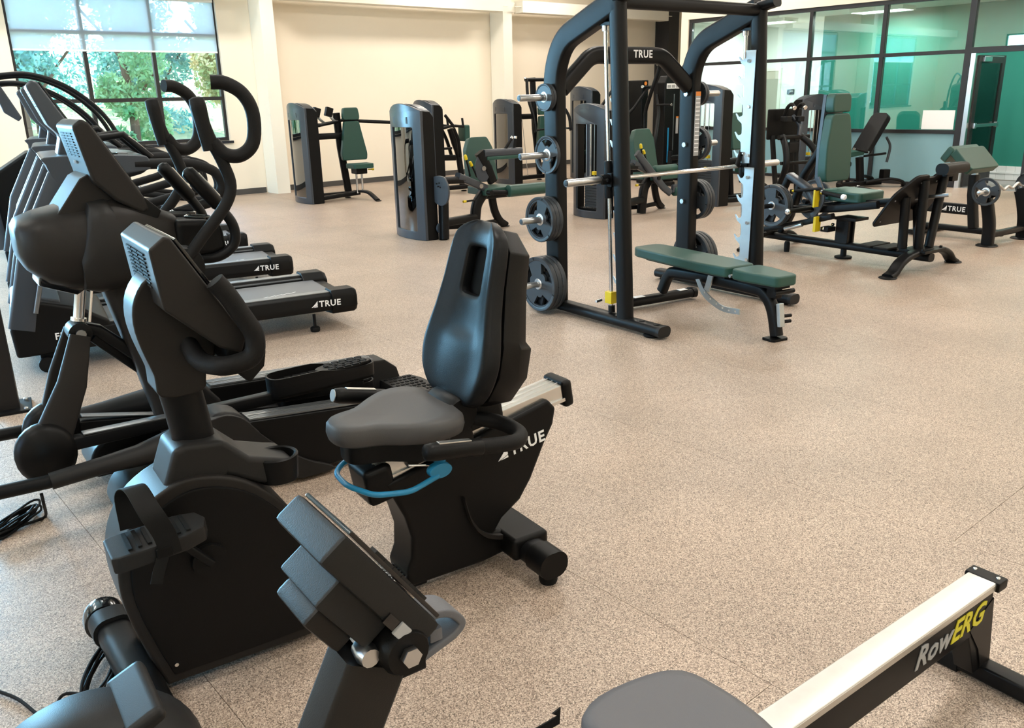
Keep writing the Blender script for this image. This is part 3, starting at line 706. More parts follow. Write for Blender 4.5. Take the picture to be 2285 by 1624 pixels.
# rear step with tread dots
st_ = G().prism([(-.02, .20), (.16, .195), (.24, .16), (.26, .05), (-.02, .05)], -.20, .20).out('rear_step', 'grey_plastic', t, bev=.012)
for i in range(6):
    for j in range(9): G().box((.0+.028*i+(.008 if j % 2 else 0), -.16+.04*j, .200-.0005*i), (.018, .014, .006)).out('tread_dot', 'rubber', st_)
# centre frame
G().sweep([(-1.35, 0, .10), (-.05, 0, .10)], rrect(.12, .10, .02)).out('base_beam', 'black_metal', t)
for s in (-1, 1):
    # front base pods and tapered covers over the front tubes
    pod = cr([(-1.46, .05, 0), (-1.475, .12, 0), (-1.43, .20, 0), (-1.30, .25, 0), (-1.10, .255, 0), (-1.02, .2, 0), (-1.02, .05, 0)], 4)
    G().prism([(p.x, p.y) for p in pod], .16*s, .40*s).out('base_pod', 'black_plastic', t, bev=.04, seg=4)
    P = [(-1.68, .33*s, .285), (-1.50, .33*s, .298), (-1.36, .325*s, .302), (-1.20, .30*s, .312), (-1.04, .265*s, .33)]
    G().sweep(P, circ(.040, 16, .034), scale=[.95, 1.0, 1.25, 1.75, 2.0]).out('tube_cover', 'grey_plastic', t, ang=60)
    G().tube([(-1.66, .33*s, .285), (-2.30, .33*s, .30)], .027, 14).out('front_tube', 'black_metal', t)
    G().tube([(-2.26, .33*s, .30), (-2.30, .33*s, .16), (-2.30, .33*s, .03)], .027, 12).out('front_leg', 'black_metal', t); foot(t, (-2.30, .33*s, 0), .05, .035)
    # shell that flows from the mast base on to the ramp
    fl2 = cr([(-1.07, .39, 0), (-1.0, .395, 0), (-.93, .36, 0), (-.86, .27, 0), (-.76, .17, 0), (-.66, .095, 0), (-.57, .05, 0), (-.54, .025, 0)], 4)
    lo = [(p.x-.05, max(.02, p.y-.075-.05*max(0, 1-abs(p.x+.95)/.2))) for p in fl2]
    G().prism([(p.x, p.y) for p in fl2]+lo[::-1], .28*s, .355*s).out('ramp_cover', 'grey_plastic', t, bev=.015, seg=3)
    G().prism([(-1.10, .37), (-1.02, .41), (-.94, .385), (-.86, .28), (-.86, .20), (-1.10, .20)], .19*s, .34*s).out('cover_shoulder', 'grey_plastic', t, bev=.025, seg=3)
    # pedal links from the front joint
G().tube([(-2.28, -.33, .30), (-2.28, .33, .30)], .027, 12).out('front_crossbar', 'black_metal', t)
def pedal(y_, x0, z0, x1, z1, joint):
    d = Vector((x1-x0, 0, z1-z0)); L = d.length; d.normalize(); n_ = Vector((-d.z, 0, d.x))
    out_ = cr([(0, 0), (.02, .055), (.10, .07), (L*.6, .07), (L-.05, .062), (L, .03), (L, -.03), (L-.05, -.062), (L*.6, -.07), (.10, -.07), (.02, -.055)], 3, True)
    M = basis((x0, y_, z0), d, (0, 1, 0))
    pe = G().rings([[M @ Vector((q.x*1.0, q.y*k, h_)) for q in out_] for k, h_ in ((.8, -.075), (.95, -.06), (1.0, -.01))]).out('pedal', 'black_plastic', t, bev=.006)
    me = []
    for q in out_:
        hh = .026 if q.x < L*.45 else .026*max(0, 1-(q.x-L*.45)/(L*.25))
        me.append((q, hh))
    g = G(); g.rings([[M @ Vector((q.x, q.y, -.012)) for q, h_ in me], [M @ Vector((q.x, q.y, h_)) for q, h_ in me], [M @ Vector((q.x*.97+L*.015, q.y*.90, h_)) for q, h_ in me], [M @ Vector((q.x*.97+L*.015, q.y*.90, -.012)) for q, h_ in me]], cap=False)
    g.out('pedal_rim', 'black_plastic', pe, ang=50)
    G().rings([[M @ Vector((L*.72+a*L*.27, b*.060, h_)) for a, b in circ(1, 24)] for h_ in (-.012, .004, .010)]).out('heel_pad', 'black_plastic', pe, bev=.003)
    for i in range(10):
        for j in range(4): G().box(M @ Vector((.10+i*(L-.14)/9.5+(.012 if j % 2 else 0), -.042+.028*j, -.008 if i < 5 else .012)), (.03, .022, .006), M.to_3x3()).out('tread_scale', 'rubber', pe)
    jb = Vector(joint)
    G().sweep([jb, Vector((x0+.10, y_, z0-.07))], rrect(.05, .055, .008), up=(0, 0, 1)).out('pedal_link', 'black_metal', t)
    G().sweep([jb+Vector((.10, 0, .032)), Vector((x0-.02, y_, z0-.055))], rrect(.048, .006, .001), up=(0, 0, 1)).out('link_top', 'side_rail', t)
    G().sweep([Vector((x0+.06, y_, z0-.075)), Vector((x1-.06, y_, z1-.11))], rrect(.06, .05, .01)).out('pedal_beam', 'black_metal', t)
    G().lathe([(.035, -.03), (.04, 0), (.035, .03)], (x1-.1, y_, .32 if y_ < 0 else .28), (0, 1, 0), 16).out('roller', 'rubber', t)
pedal(-.11, -.735, .415, -.21, .425, (-1.62, -.13, .345)); pedal(.11, -.62, .25, -.11, .255, (-1.58, .13, .335))
for s, jx in ((-1, -1.66), (1, -1.60)):
    c = Vector((jx, .13*s, .33))
    G().lathe([(.06, -.055), (.10, -.045), (.112, -.01), (.112, .02), (.09, .05)], c, (0, -1, 0), 24).each(lambda p, c=c: (p[0], p[1], c.z+(p[2]-c.z)*1.12)).out('link_joint', 'black_plastic', t, ang=60)
    # swing arm from the joint to the head
    G().sweep([c+Vector((.03, 0, .05)), Vector((-1.52, .10*s, .58)), Vector((-1.455, .07*s, .765))], rrect(.14, .05, .015), up=(0, 1, 0), scale=[1, .78, .55]).out('swing_arm', 'warm_plastic', t)
    # moving handles, in side view x z
    arm = [(-1.08, .33*s, 1.05), (-1.0, .33*s, 1.14), (-.90, .335*s, 1.25), (-.865, .335*s, 1.33), (-.885, .335*s, 1.42), (-.925, .335*s, 1.52), (-.95, .335*s, 1.62), (-.955, .335*s, 1.66)]
    sc_ = [.85]*100
    ap = cr(arm, 5); G().tube(ap, .023, 14).out('moving_handle', 'grip_rubber', t)
    G().lathe([(.012, -.0), (.028, .008), (.030, .04), (.026, .15), (.023, .20)], (-.957, .335*s, 1.668), (.13, 0, -1), 16).out('grip_nub', 'grip_rubber', t, ang=60)
    lp = [(-.915, .335*s, 1.50), (-.875, .345*s, 1.452), (-.815, .355*s, 1.447), (-.765, .362*s, 1.495), (-.755, .365*s, 1.60), (-.785, .36*s, 1.675), (-.845, .35*s, 1.715), (-.895, .335*s, 1.72)]
    G().tube(cr(lp, 6), .027, 16).out('outer_grip', 'grip_rubber', t)
    G().lathe([(.04, -.045), (.075, -.04), (.085, 0), (.075, .04), (.04, .045)], (-1.08, .30*s, 1.03), (0, 1, 0), 24).out('pivot_cap', 'black_plastic', t, ang=50)
# fixed heart rate handles
for s in (-1, 1):
    P = [(-1.05, .16*s, 1.03), (-.90, .20*s, 1.03), (-.83, .21*s, 1.08), (-.83, .21*s, 1.16), (-.90, .20*s, 1.27), (-.985, .19*s, 1.385)]
    G().tube(fil(P, .06, 6), .021, 12).out('fixed_handle', 'black_metal', t)
    a = Vector(P[-1]); dd = (Vector(P[-2])-a).normalized()
    G().lathe([(.012, -.012), (.027, 0), (.029, .02), (.029, .17), (.024, .18)], a, dd, 16).out('pulse_grip', 'black_plastic', t, ang=60)
    nrm = Vector((-dd.z, 0, dd.x)); nrm = nrm if nrm.x > 0 else -nrm
    G().box(a+dd*.09+nrm*.027, (.12, .022, .008), Matrix(((dd.x, 0, nrm.x), (dd.y, 1, 0), (dd.z, 0, nrm.z)))).out('pulse_plate', 'aluminium', t, bev=.002)
# mast
G().sweep([(-1.12, 0, .25), (-1.20, 0, .60), (-1.29, 0, .98)], rrect(.17, .125, .05, 5), up=(1, 0, 0), scale=[1.1, 1, .95]).out('mast', 'warm_plastic', t, ang=60)
G().sweep([(-1.22, 0, .60), (-1.38, 0, .76), (-1.46, 0, .79)], rrect(.05, .06, .015), up=(0, 1, 0)).out('shock_bracket', 'black_metal', t)
G().lathe([(.03, -.055), (.045, -.05), (.045, .05), (.03, .055)], (-1.45, 0, .765), (0, 1, 0), 18).out('shock_pivot', 'black_plastic', t, ang=50); disc(t, (-1.45, -.058, .765), (0, 1, 0), .02, .014, 'aluminium', 'bolt', 10)
G().lathe([(.03, 0), (.03, .012), (.021, .014), (.021, .13), (.026, .14), (.026, .17)], (-1.445, -.02, .815), (.22, 0, 1), 16).out('shock_absorber', 'aluminium', t, ang=40)
G().lathe([(.006, 0), (.006, .16)], (-1.41, -.05, .81), (.22, 0, 1), 8).out('guide_rod', 'chrome', t)
# lower strut from the mast to the base
G().sweep([(-1.40, .0, .74), (-1.18, .05, .50), (-1.05, .08, .30)], rrect(.05, .05, .012), up=(0, 1, 0)).out('base_strut', 'black_metal', t)
# head housing
def sec(x_, yw, z0, z1, n=18, e=2.8):
    R = []
    for k in range(n):
        a = 2*PI*k/n; c_, s_ = math.cos(a), math.sin(a)
        R.append((x_, yw*abs(c_)**(2/e)*(1 if c_ > 0 else -1), (z0+z1)/2+(z1-z0)/2*abs(s_)**(2/e)*(1 if s_ > 0 else -1)))
    return R
G().rings([sec(-1.615, .10, 1.09, 1.215, e=3.5), sec(-1.595, .145, 1.045, 1.24, e=3.5), sec(-1.53, .18, .985, 1.262, e=3.5), sec(-1.45, .19, .95, 1.28), sec(-1.36, .195, .935, 1.285), sec(-1.28, .19, .95, 1.285)]).out('flywheel_housing', 'warm_plastic', t, ang=60)
G().rings([sec(-1.36, .205, .93, 1.285, e=4), sec(-1.27, .205, .935, 1.305, e=4), sec(-1.19, .20, .94, 1.285, e=4), sec(-1.10, .19, 1.0, 1.245, e=4), sec(-1.04, .175, 1.03, 1.215, e=4)]).out('head_shell', 'warm_plastic', t, ang=60)
G().rings([sec(-1.42, .205, .955, 1.10, e=4), sec(-1.36, .215, .93, 1.30, e=4), sec(-1.30, .212, .935, 1.31, e=4), sec(-1.25, .205, .955, 1.27, e=4)]).out('head_band', 'grey_plastic', t, ang=60)
G().prism([(-1.57, .985), (-1.44, .93), (-1.40, .955), (-1.56, 1.03)], -.09, .09).out('front_scoop', 'gloss_black', t, bev=.01)
# cup tray with ribbed top
G().prism([(-1.06, 1.06), (-1.06, 1.20), (-.94, 1.19), (-.875, 1.165), (-.865, 1.06), (-.93, 1.04)], -.20, .20).out('cup_tray', 'black_plastic', t, bev=.025, seg=3)
for s in (-1, 1):
    G().lathe([(.050, -.05), (.056, .0), (.050, .004), (.044, .0), (.042, -.045), (.001, -.045)], (-.945, .11*s, 1.196), (.1, 0, 1), 20).out('cup_ring', 'gloss_black', t)
for q in range(14): G().box((-1.01, -.065+.01*q, 1.203), (.10, .004, .006), Matrix.Rotation(.08, 3, 'Y')).out('tray_rib', 'grey_plastic', t)
# console with bulged back
cp = [(-1.375, 1.575), (-1.34, 1.60), (-1.315, 1.585), (-1.16, 1.30), (-1.145, 1.25), (-1.17, 1.235), (-1.26, 1.29), (-1.335, 1.37)]
cs = G().prism(cp, -.185, .185).out('console', 'warm_plastic', t, bev=.014, seg=3)
G().prism([(-1.315, 1.578), (-1.305, 1.573), (-1.165, 1.315), (-1.175, 1.32)], -.17, .17).out('screen', 'gloss_black', t)
for r_ in range(9):
    for c_ in range(3): G().box((-1.3695+.0021*r_, -.075+.075*c_, 1.545-.0105*r_), (.006, .062, .0052)).out('vent_slot', 'rubber', cs)
logo(t, (-1.352, .04, 1.43), (0, -1, 0), (-.19, 0, 1), .012, mat='grey_print')
nk = [(-1.50, 1.24), (-1.47, 1.25), (-1.37, 1.38), (-1.33, 1.40), (-1.22, 1.32), (-1.17, 1.24), (-1.25, 1.22)]
G().prism(nk, -.13, .13).out('console_neck', 'warm_plastic', t, bev=.02, seg=3)
G().prism([(-1.20, 1.275), (-1.16, 1.30), (-1.10, 1.24), (-1.125, 1.20), (-1.19, 1.215)], -.18, .18).out('console_foot', 'black_plastic', t, bev=.008)
# power cord of the elliptical
o = G().tube(cr([(-1.719,-0.33,0.247), (-1.718,-0.33,0.2), (-1.697,-0.007,0.012), (-1.729,-0.032,0.012), (-1.787,-0.039,0.01), (-1.848,-0.077,0.01), (-1.924,-0.132,0.01)], 6), .006, 8).out('power_cord', 'rubber', t)

# ================================================================ treadmills
def treadmill(label, loc, deg):
    t = thing('treadmill', label, 'treadmill', loc, deg, 'treadmills in a row')
    # deck
    G().box((-.95, 0, .17), (1.75, .58, .11)).out('deck', 'black_metal', t, bev=.01)
    G().box((-.93, 0, .236), (1.62, .555, .022)).out('belt', 'belt', t, bev=.01)
    for q in range(5): G().box((-.62+.055*q, -.17+.012*q, .2475), (.07, .006, .001), Matrix.Rotation(.5, 3, 'Z')).out('belt_mark', 'white_print', t)
    for s in (-1, 1):
        pr = [(.36, .13), (.445, .15), (.455, .20), (.445, .262), (.42, .278), (.34, .278), (.33, .26), (.295, .252), (.295, .22), (.33, .13)]
        G().rings([[(x_, s*a, b) for a, b in pr] for x_ in (-1.78, -.17)]).out('side_frame', 'black_plastic', t, bev=.006)
        G().box((-.98, s*.375, .281), (1.58, .075, .008)).out('foot_rail', 'side_rail', t, bev=.002)
        G().box((-.98, s*.315, .257), (1.58, .03, .008)).out('belt_edge', 'side_rail', t, bev=.002)
        rc = [(.26, .10), (.44, .12), (.47, .17), (.47, .25), (.445, .30), (.32, .30), (.26, .25)]
        G().rings([[(x_, s*a*k, .19+(b-.19)*k2) for a, b in rc] for x_, k, k2 in ((-.20, 1, 1), (-.03, 1, 1), (0, .97, .85))]).out('rear_cap', 'black_plastic', t, bev=.012)
        G().lathe([(.012, .035), (.012, .13)], (-.33, s*.41, 0), (0, 0, 1), 10).out('rear_leg', 'black_metal', t); foot(t, (-.33, s*.41, 0), .036, .035)
        G().lathe([(.03, -.02), (.05, -.018), (.05, .018), (.03, .02)], (-2.10, s*.40, .05), (0, 1, 0), 18).out('front_wheel', 'rubber', t, ang=50)
        G().box((-2.09, s*.37, .10), (.08, .03, .08)).out('wheel_bracket', 'black_metal', t)
        # uprights
        G().sweep([(-2.20, s*.415, .30), (-2.06, s*.41, .80), (-1.83, s*.40, 1.22)], rrect(.16, .055, .02), up=(0, 1, 0)).out('upright', 'tower_plastic', t, ang=60)
        G().sweep([(-2.11, s*.425, .40), (-1.985, s*.42, .82), (-1.775, s*.41, 1.2)], rrect(.03, .06, .01), up=(0, 1, 0)).out('upright_trim', 'side_rail', t, ang=60)
        P = [(-1.40, s*.40, 1.275), (-1.05, s*.41, 1.265), (-.90, s*.41, 1.20), (-.865, s*.41, 1.10), (-.93, s*.41, 1.01), (-1.20, s*.41, .945), (-1.90, s*.41, .80)]
        G().tube(fil(P, .12, 6), .034, 14).out('handrail', 'grip_rubber', t)
        G().tube([(-1.62, s*.18, 1.43), (-1.42, s*.20, 1.455), (-1.27, s*.22, 1.30)], .023, 12).out('pulse_handle', 'black_plastic', t)
        G().box((-1.345, s*.21, 1.40), (.13, .02, .012), Matrix.Rotation(.8, 3, 'Y')).out('pulse_plate', 'aluminium', t)
    G().box((-.10, 0, .17), (.16, .62, .13)).out('rear_roller_guard', 'black_plastic', t, bev=.03, seg=3)
    # motor hood
    hd = [(-2.26, .12), (-2.27, .30), (-2.22, .42), (-2.08, .47), (-1.85, .40), (-1.70, .30), (-1.66, .13)]
    G().prism(hd, -.44, .44).out('motor_hood', 'black_plastic', t, bev=.025, seg=3)
    G().prism([(-2.25, .44), (-2.12, .495), (-1.96, .45), (-1.96, .40), (-2.22, .38)], -.36, .36).out('hood_top', 'tower_plastic', t, bev=.02)
    text('FITNESS', .06, 'white_print', t, (-2.03, -.4445, .215), (1, 0, 0), (0, 0, 1), bold=.02, spacing=1.1)
    logo(t, (-.36, -.4725, .195), (1, 0, -.02), (0, .0, 1), .046)
    # console housing
    hs = cr([(-1.905, 1.345, 0), (-1.905, 1.30, 0), (-1.87, 1.20, 0), (-1.80, 1.13, 0), (-1.72, 1.15, 0), (-1.62, 1.21, 0), (-1.34, 1.235, 0), (-1.31, 1.26, 0), (-1.315, 1.31, 0), (-1.36, 1.33, 0), (-1.60, 1.345, 0)], 3, True)
    G().prism([(p.x, p.y) for p in hs], -.43, .43).out('console_housing', 'tower_plastic', t, bev=.03, seg=3)
    G().prism([(-1.66, 1.345), (-1.42, 1.33), (-1.42, 1.345), (-1.66, 1.362)], -.30, .30).out('key_panel', 'side_rail', t, bev=.003)
    for s in (-1, 1): G().lathe([(.045, 0), (.05, .012), (.042, .012), (.04, .002)], (-1.53, s*.33, 1.338), (0, 0, 1), 18).out('cup_ring', 'gloss_black', t)
    cp = [(-1.935, 1.765), (-1.90, 1.80), (-1.865, 1.79), (-1.665, 1.42), (-1.685, 1.385), (-1.74, 1.40), (-1.85, 1.53)]
    c_ = G().prism(cp, -.26, .26).out('console', 'tower_plastic', t, bev=.016, seg=3)
    G().prism([(-1.858, 1.788), (-1.848, 1.783), (-1.662, 1.435), (-1.672, 1.43)], -.245, .245).out('screen', 'gloss_black', t)
    for r_ in range(7): 
        for q in (-1, 0, 1): G().box((-1.921+.0052*r_, q*.1, 1.735-.0155*r_), (.008, .08, .007)).out('vent_slot', 'rubber', c_)
    G().prism([(-1.87, 1.58), (-1.79, 1.45), (-1.835, 1.30), (-1.74, 1.29), (-1.70, 1.42), (-1.80, 1.56)], -.15, .15).out('console_neck', 'tower_plastic', t, bev=.018, seg=3)
    return t
treadmill('black treadmill with a large white logo, first in the row behind the elliptical', (3.26, 5.95, 0), -11)
treadmill('black treadmill standing between the other two treadmills', (3.58, 7.58, 0), -13)
treadmill('black treadmill farthest from the elliptical, beside the climber with arched rails', (3.89, 9.20, 0), -15)

# climber with arched rails behind the treadmills
t = thing('stair_climber', 'black climber with four arched tube rails below the shaded window', 'climber', (4.2, 10.95, 0), -11)
for s in (-1, 1):
    for k, (dx, dz, y_) in enumerate(((0, 0, .42), (-.10, -.09, .30))):
        P = [(-2.35, s*y_, 1.90+dz), (-1.98+dx, s*y_, 1.97+dz), (-1.70+dx, s*y_, 1.965+dz), (-1.38+dx, s*y_, 1.83+dz), (-1.10+dx, s*y_, 1.58+dz), (-.94+dx, s*y_, 1.28+dz), (-.90+dx, s*y_, .95), (-.92+dx, s*y_, .35)]
        G().tube(cr(P, 6), .026, 12).out('arched_rail', 'black_metal', t)
    G().tube(fil([(-1.0, s*.38, .98), (-.2, s*.38, 1.0), (.06, s*.38, .90), (.12, s*.38, .62), (-.05, s*.38, .48), (-.8, s*.38, .62)], .14, 6), .035, 14).out('side_handle', 'grip_rubber', t)
    G().box((-1.0, s*.36, .09), (1.95, .10, .14)).out('base_side', 'black_metal', t, bev=.012)
    G().sweep([(-2.3, s*.36, .1), (-2.35, s*.36, 1.0), (-2.35, s*.40, 1.92)], rrect(.10, .06, .015), up=(0, 1, 0)).out('front_post', 'tower_plastic', t)
hd = [(-2.3, .1), (-2.3, .9), (-1.9, 1.15), (-1.3, .95), (-.80, .72), (-.74, .60), (-.8, .1)]
G().prism(hd, -.28, .28).out('step_housing', 'black_plastic', t, bev=.03, seg=3)
for i in range(3): G().box((-.55+.28*i, 0, .42-.12*i), (.24, .46, .04)).out('step', 'grey_plastic', t, bev=.01)
G().box((-.3, 0, .08), (.7, .6, .12)).out('base', 'black_metal', t, bev=.01)
G().box((.0, 0, .14), (.14, .5, .12)).out('rear_cap', 'black_plastic', t, bev=.02)
logo(t, (-.98, -.284, .74), (1, 0, -.3), (.3, 0, 1), .06)
cp = [(-2.12, 1.86), (-2.08, 1.90), (-2.04, 1.88), (-1.88, 1.52), (-1.92, 1.48), (-2.05, 1.58)]
G().prism(cp, -.24, .24).out('console', 'tower_plastic', t, bev=.016, seg=3)
# dark post with a base plate at the near end of the treadmill row
t = thing('steel_post', 'dark square steel post with bolted base plate near the treadmill row', 'post', (.765, 5.34, 0), -11)
G().box((0, 0, 1.05), (.12, .12, 2.08)).out('tube', 'warm_plastic', t, bev=.008)
G().box((0, 0, .008), (.24, .24, .016)).out('base_plate', 'black_metal', t, bev=.003)
for a in (-.09, .09):
    for b in (-.09, .09): disc(t, (a, b, .02), (0, 0, 1), .012, .01, 'steel', 'bolt', 8)

# ================================================================ smith machine
t = thing('smith_machine', 'black smith machine rack with chrome guided bar and steel hook plates', 'smith machine', (4.5,3.7,0), -4)
SM = t; WX = 1.48
OV = rrect(.085, .135, .04, 5)          # oval tube, wide along the depth
for x_, sd in ((0, -1), (WX, 1)):
    # floor runner
    G().sweep([(x_, -.03, .055), (x_, 1.42, .055)], rrect(.12, .075, .033, 4), up=(0, 0, 1)).out('floor_runner', 'black_metal', t, ang=60)
    G().sweep([(x_, -.028, .055), (x_, -.06, .055)], rrect(.125, .08, .036, 4), up=(0, 0, 1)).out('runner_cap', 'grey_plastic', t, ang=60)
    for q in (.02, .16, 1.2): disc(t, (x_, q, .094), (0, 0, 1), .022, .008, 'black_plastic', 'bolt_cap', 12)
    for q in (.06, 1.32): foot(t, (x_, q, 0), .06, .02)
    # front upright leans back a little
    G().sweep([(x_, .33, .08), (x_, .46, 2.225)], rrect(.10, .125, .045, 5), up=(0, 1, 0)).out('front_upright', 'black_metal', t, ang=60)
    # rear upright with the rounded shoulder and sloping top
    P = [(x_, 1.10, .08), (x_, 1.125, 1.80), (x_, 1.02, 2.02), (x_, .46, 2.235)]
    G().sweep(fil(P, [.1, .30, .14, .1], 7), rrect(.165, .10, .022, 4), up=(1, 0, 0)).out('rear_upright', 'black_metal', t, ang=60)
    for q in (.32, .75, 1.24, 1.62): disc(t, (x_-.0*sd, 1.05, q), (0, 1, 0), .016, .014, 'chrome', 'bolt', 10)
    # guide rod
    xr = x_+(.0 if sd < 0 else .0)
    G().lathe([(.0135, 0), (.0135, 1.96)], (x_, .475, .13), (0, .052, 1), 14).out('guide_rod', 'chrome', t, ang=60)
    G().lathe([(.026, 0), (.026, .05)], (x_, .473, .10), (0, .052, 1), 14).out('rod_base', 'black_metal', t)
    G().lathe([(.022, 0), (.022, .035)], (x_, .577, 2.05), (0, .052, 1), 14).out('rod_collar', 'steel', t)
    G().box((x_, .56, 2.095), (.05, .14, .02)).out('rod_bracket', 'black_metal', t)
    # yellow stop with pull pin
    G().box((x_, .487, .21), (.055, .07, .09)).out('safety_stop', 'yellow', t, bev=.006)
    G().box((x_-.06*(1 if sd < 0 else -1)*-sd*-1, .50, .20), (.08, .03, .035)).out('stop_lug', 'yellow', t, bev=.005)
    G().lathe([(.011, 0), (.011, .05)], (x_-.08, .50, .20), (-1, .1, -.1), 10).out('stop_pin', 'chrome', t)
    # carriage
    G().lathe([(.03, -.13), (.034, -.11), (.034, .11), (.03, .13)], (x_, .525, 1.06), (0, .052, 1), 16).out('bar_carriage', 'black_metal', t, ang=50)
    G().box((x_, .50, 1.06), (.06, .07, .10)).out('carriage_block', 'black_metal', t, bev=.01)
    G().lathe([(.036, 0), (.036, .075)], (x_+.03*sd, .505, 1.065), (sd, 0, 0), 16).out('bar_collar', 'black_metal', t, ang=50)
    disc(t, (x_+.07*sd, .468, 1.065), (0, 1, 0), .012, .012, 'chrome', 'bolt', 8)
    G().lathe([(.025, 0), (.026, .005), (.026, .30), (.024, .31)], (x_+.105*sd, .505, 1.065), (sd, 0, 0), 20).out('bar_sleeve', 'steel', t, ang=50)
    disc(t, (x_+.418*sd, .505, 1.065), (sd, 0, 0), .021, .006, 'iron', 'sleeve_end', 16)
    # safety hook lever
    G().sweep([(x_-.11*sd, .50, 1.06), (x_-.06*sd, .505, 1.17)], rrect(.045, .02, .008), up=(0, 1, 0)).out('hook_arm', 'black_metal', t)
    disc(t, (x_-.06*sd, .485, 1.16), (0, 1, 0), .017, .02, 'chrome', 'hook_pivot', 10)
    # weight horns
    for z in (1.625, 1.212, .735, .235):
        G().lathe([(.024, 0), (.0245, .006), (.0245, .30), (.022, .305)], (x_+.04*sd, 1.11, z), (sd, 0, 0), 18).out('weight_horn', 'steel', t, ang=50)
        G().lathe([(.036, 0), (.036, .02)], (x_+.045*sd, 1.11, z), (sd, 0, 0), 18).out('horn_flange', 'black_metal', t, ang=50)
        disc(t, (x_-.055*sd, 1.11, z), (sd, 0, 0), .02, .03, 'galvanized' if sd > 0 else 'black_plastic', 'horn_bolt', 14)
        disc(t, (x_+.346*sd, 1.11, z), (sd, 0, 0), .02, .004, 'iron', 'horn_end', 16)
# bar between the carriages
G().lathe([(.0145, 0), (.0145, .42), (.0155, .425), (.0155, 1.02), (.0145, 1.025), (.0145, WX)], (0, .505, 1.065), (1, 0, 0), 16).out('bar', 'chrome', t, ang=50)
# toothed hook plates inside the uprights
def hook_plate(x_, z0, z1, n):
    H = z1-z0; o = [(0, 0), (.062, 0), (.062, H), (-.02, H)]
    st = H/n; pts = [(-.035, H), (.062, H), (.062, 0), (-.02, 0)]
    for i in range(n):
        b = i*st; pts += [(-.035, b+.02), (-.075, b+.050), (-.100, b+.095), (-.090, b+.098), (-.064, b+.070), (-.040, b+.076), (-.03, b+st*.6), (-.03, b+st*.88)]
    sh_ = 0
    me = cut([(p[0], min(p[1], H-.002)) for p in pts], (), .007)
    y0 = .33+(z0-.08)*.0606
    M = basis((x_, y0+.09, z0), (0, -1, 0), (0, .06, 1))
    return G().mesh(me, M).out('hook_plate', 'galvanized', t)
for x_ in (.058, WX-.058):
    hook_plate(x_, 1.09, 1.94, 6); hook_plate(x_, .26, 1.06, 5)
    for z in (.32, .62, .98, 1.15, 1.52, 1.86): disc(t, (x_+(.008 if x_ < .5 else -.008), .37+(z-.08)*.06, z), (1, 0, 0), .014, .012, 'chrome', 'plate_bolt', 10)
# arched rear crossbar with the logo and the front top bar
P = [(.05, 1.10, 1.685), (.36, 1.12, 1.925), (1.12, 1.12, 1.925), (WX-.05, 1.10, 1.685)]
G().sweep(fil(P, .08, 6), rrect(.085, .13, .038, 4), up=(0, 0, 1)).out('arched_crossbar', 'black_metal', t, ang=60)
logo(t, (.765, 1.078, 1.908), (1, 0, 0), (0, 0, 1), .058, mark=False)
for x_ in (.045, WX-.045): G().box((x_, 1.115, 1.71), (.012, .10, .22)).out('crossbar_flange', 'black_metal', t)
G().sweep([(.03, .46, 2.225), (WX+.03, .46, 2.225)], rrect(.085, .085, .03, 4), up=(0, 0, 1)).out('front_crossbar', 'black_metal', t, ang=60)
G().sweep([(WX, .50, 2.24), (WX, .30, 2.275)], rrect(.10, .075, .03, 4), up=(0, 0, 1)).out('top_stub', 'black_metal', t, ang=60)
G().sweep([(0, .50, 2.24), (0, .30, 2.275)], rrect(.10, .075, .03, 4), up=(0, 0, 1)).out('top_stub', 'black_metal', t, ang=60)
# warning label on the rear right upright
G().box((WX, 1.033, 1.38), (.06, .004, .52)).out('warning_label', 'grey_print', t)
G().box((WX, 1.031, 1.625), (.06, .004, .035)).out('label_header', 'orange_print', t)
for i in range(14): G().box((WX, 1.0305, 1.585-.033*i), (.05, .002, .008)).out('label_line', 'white_print', t)

# ---------------------------------------------------------------- weight plates
def plate_mesh_parts(root, R_, th, grip=True):
    if grip:
        hs = []
        for k in range(3):
            a0 = PI/2+k*2*PI/3; h = []
            for j in range(9): a = a0-.58+1.16*j/8; h.append((R_*.80*math.cos(a), R_*.80*math.sin(a)))
            for j in range(9): a = a0+.36-.72*j/8; rr = R_*(.44+.05*math.cos(PI*j/8-PI/2)); h.append((rr*math.cos(a), rr*math.sin(a)))
            hs.append(h)
        me = cut(circ(R_*.95, 40), hs+[circ(.026, 16)], th*.62, .002)
    else: me = cut(circ(R_*.95, 36), [circ(.026, 16)], th*.8, .002)
    Mx = basis((0, 0, 0), (0, 1, 0), (0, 0, 1))
    G().mesh(me, Mx).out('disc', 'iron', root)
    G().lathe([(R_*.86, -th*.40), (R_*.90, -th*.5), (R_*.985, -th*.5), (R_, -th*.38), (R_, th*.38), (R_*.985, th*.5), (R_*.90, th*.5), (R_*.86, th*.40)], (0, 0, 0), (1, 0, 0), 44, cap=False).out('rim', 'iron', root, ang=45)
    G().lathe([(.027, -th*.46), (.040, -th*.46), (.046, -th*.3), (.046, th*.3), (.040, th*.46), (.027, th*.46)], (0, 0, 0), (1, 0, 0), 20, cap=False).out('hub', 'steel', root, ang=45)
    for k in range(3):
        a = PI/2+PI/3+k*2*PI/3
        for s in (-1, 1): G().box((s*th*.5, R_*.935*math.cos(a), R_*.935*math.sin(a)), (.004, .008, R_*.11), Matrix.Rotation(a-PI/2, 3, 'X')).out('rim_notch', 'black_plastic', root)
PROTO = {}
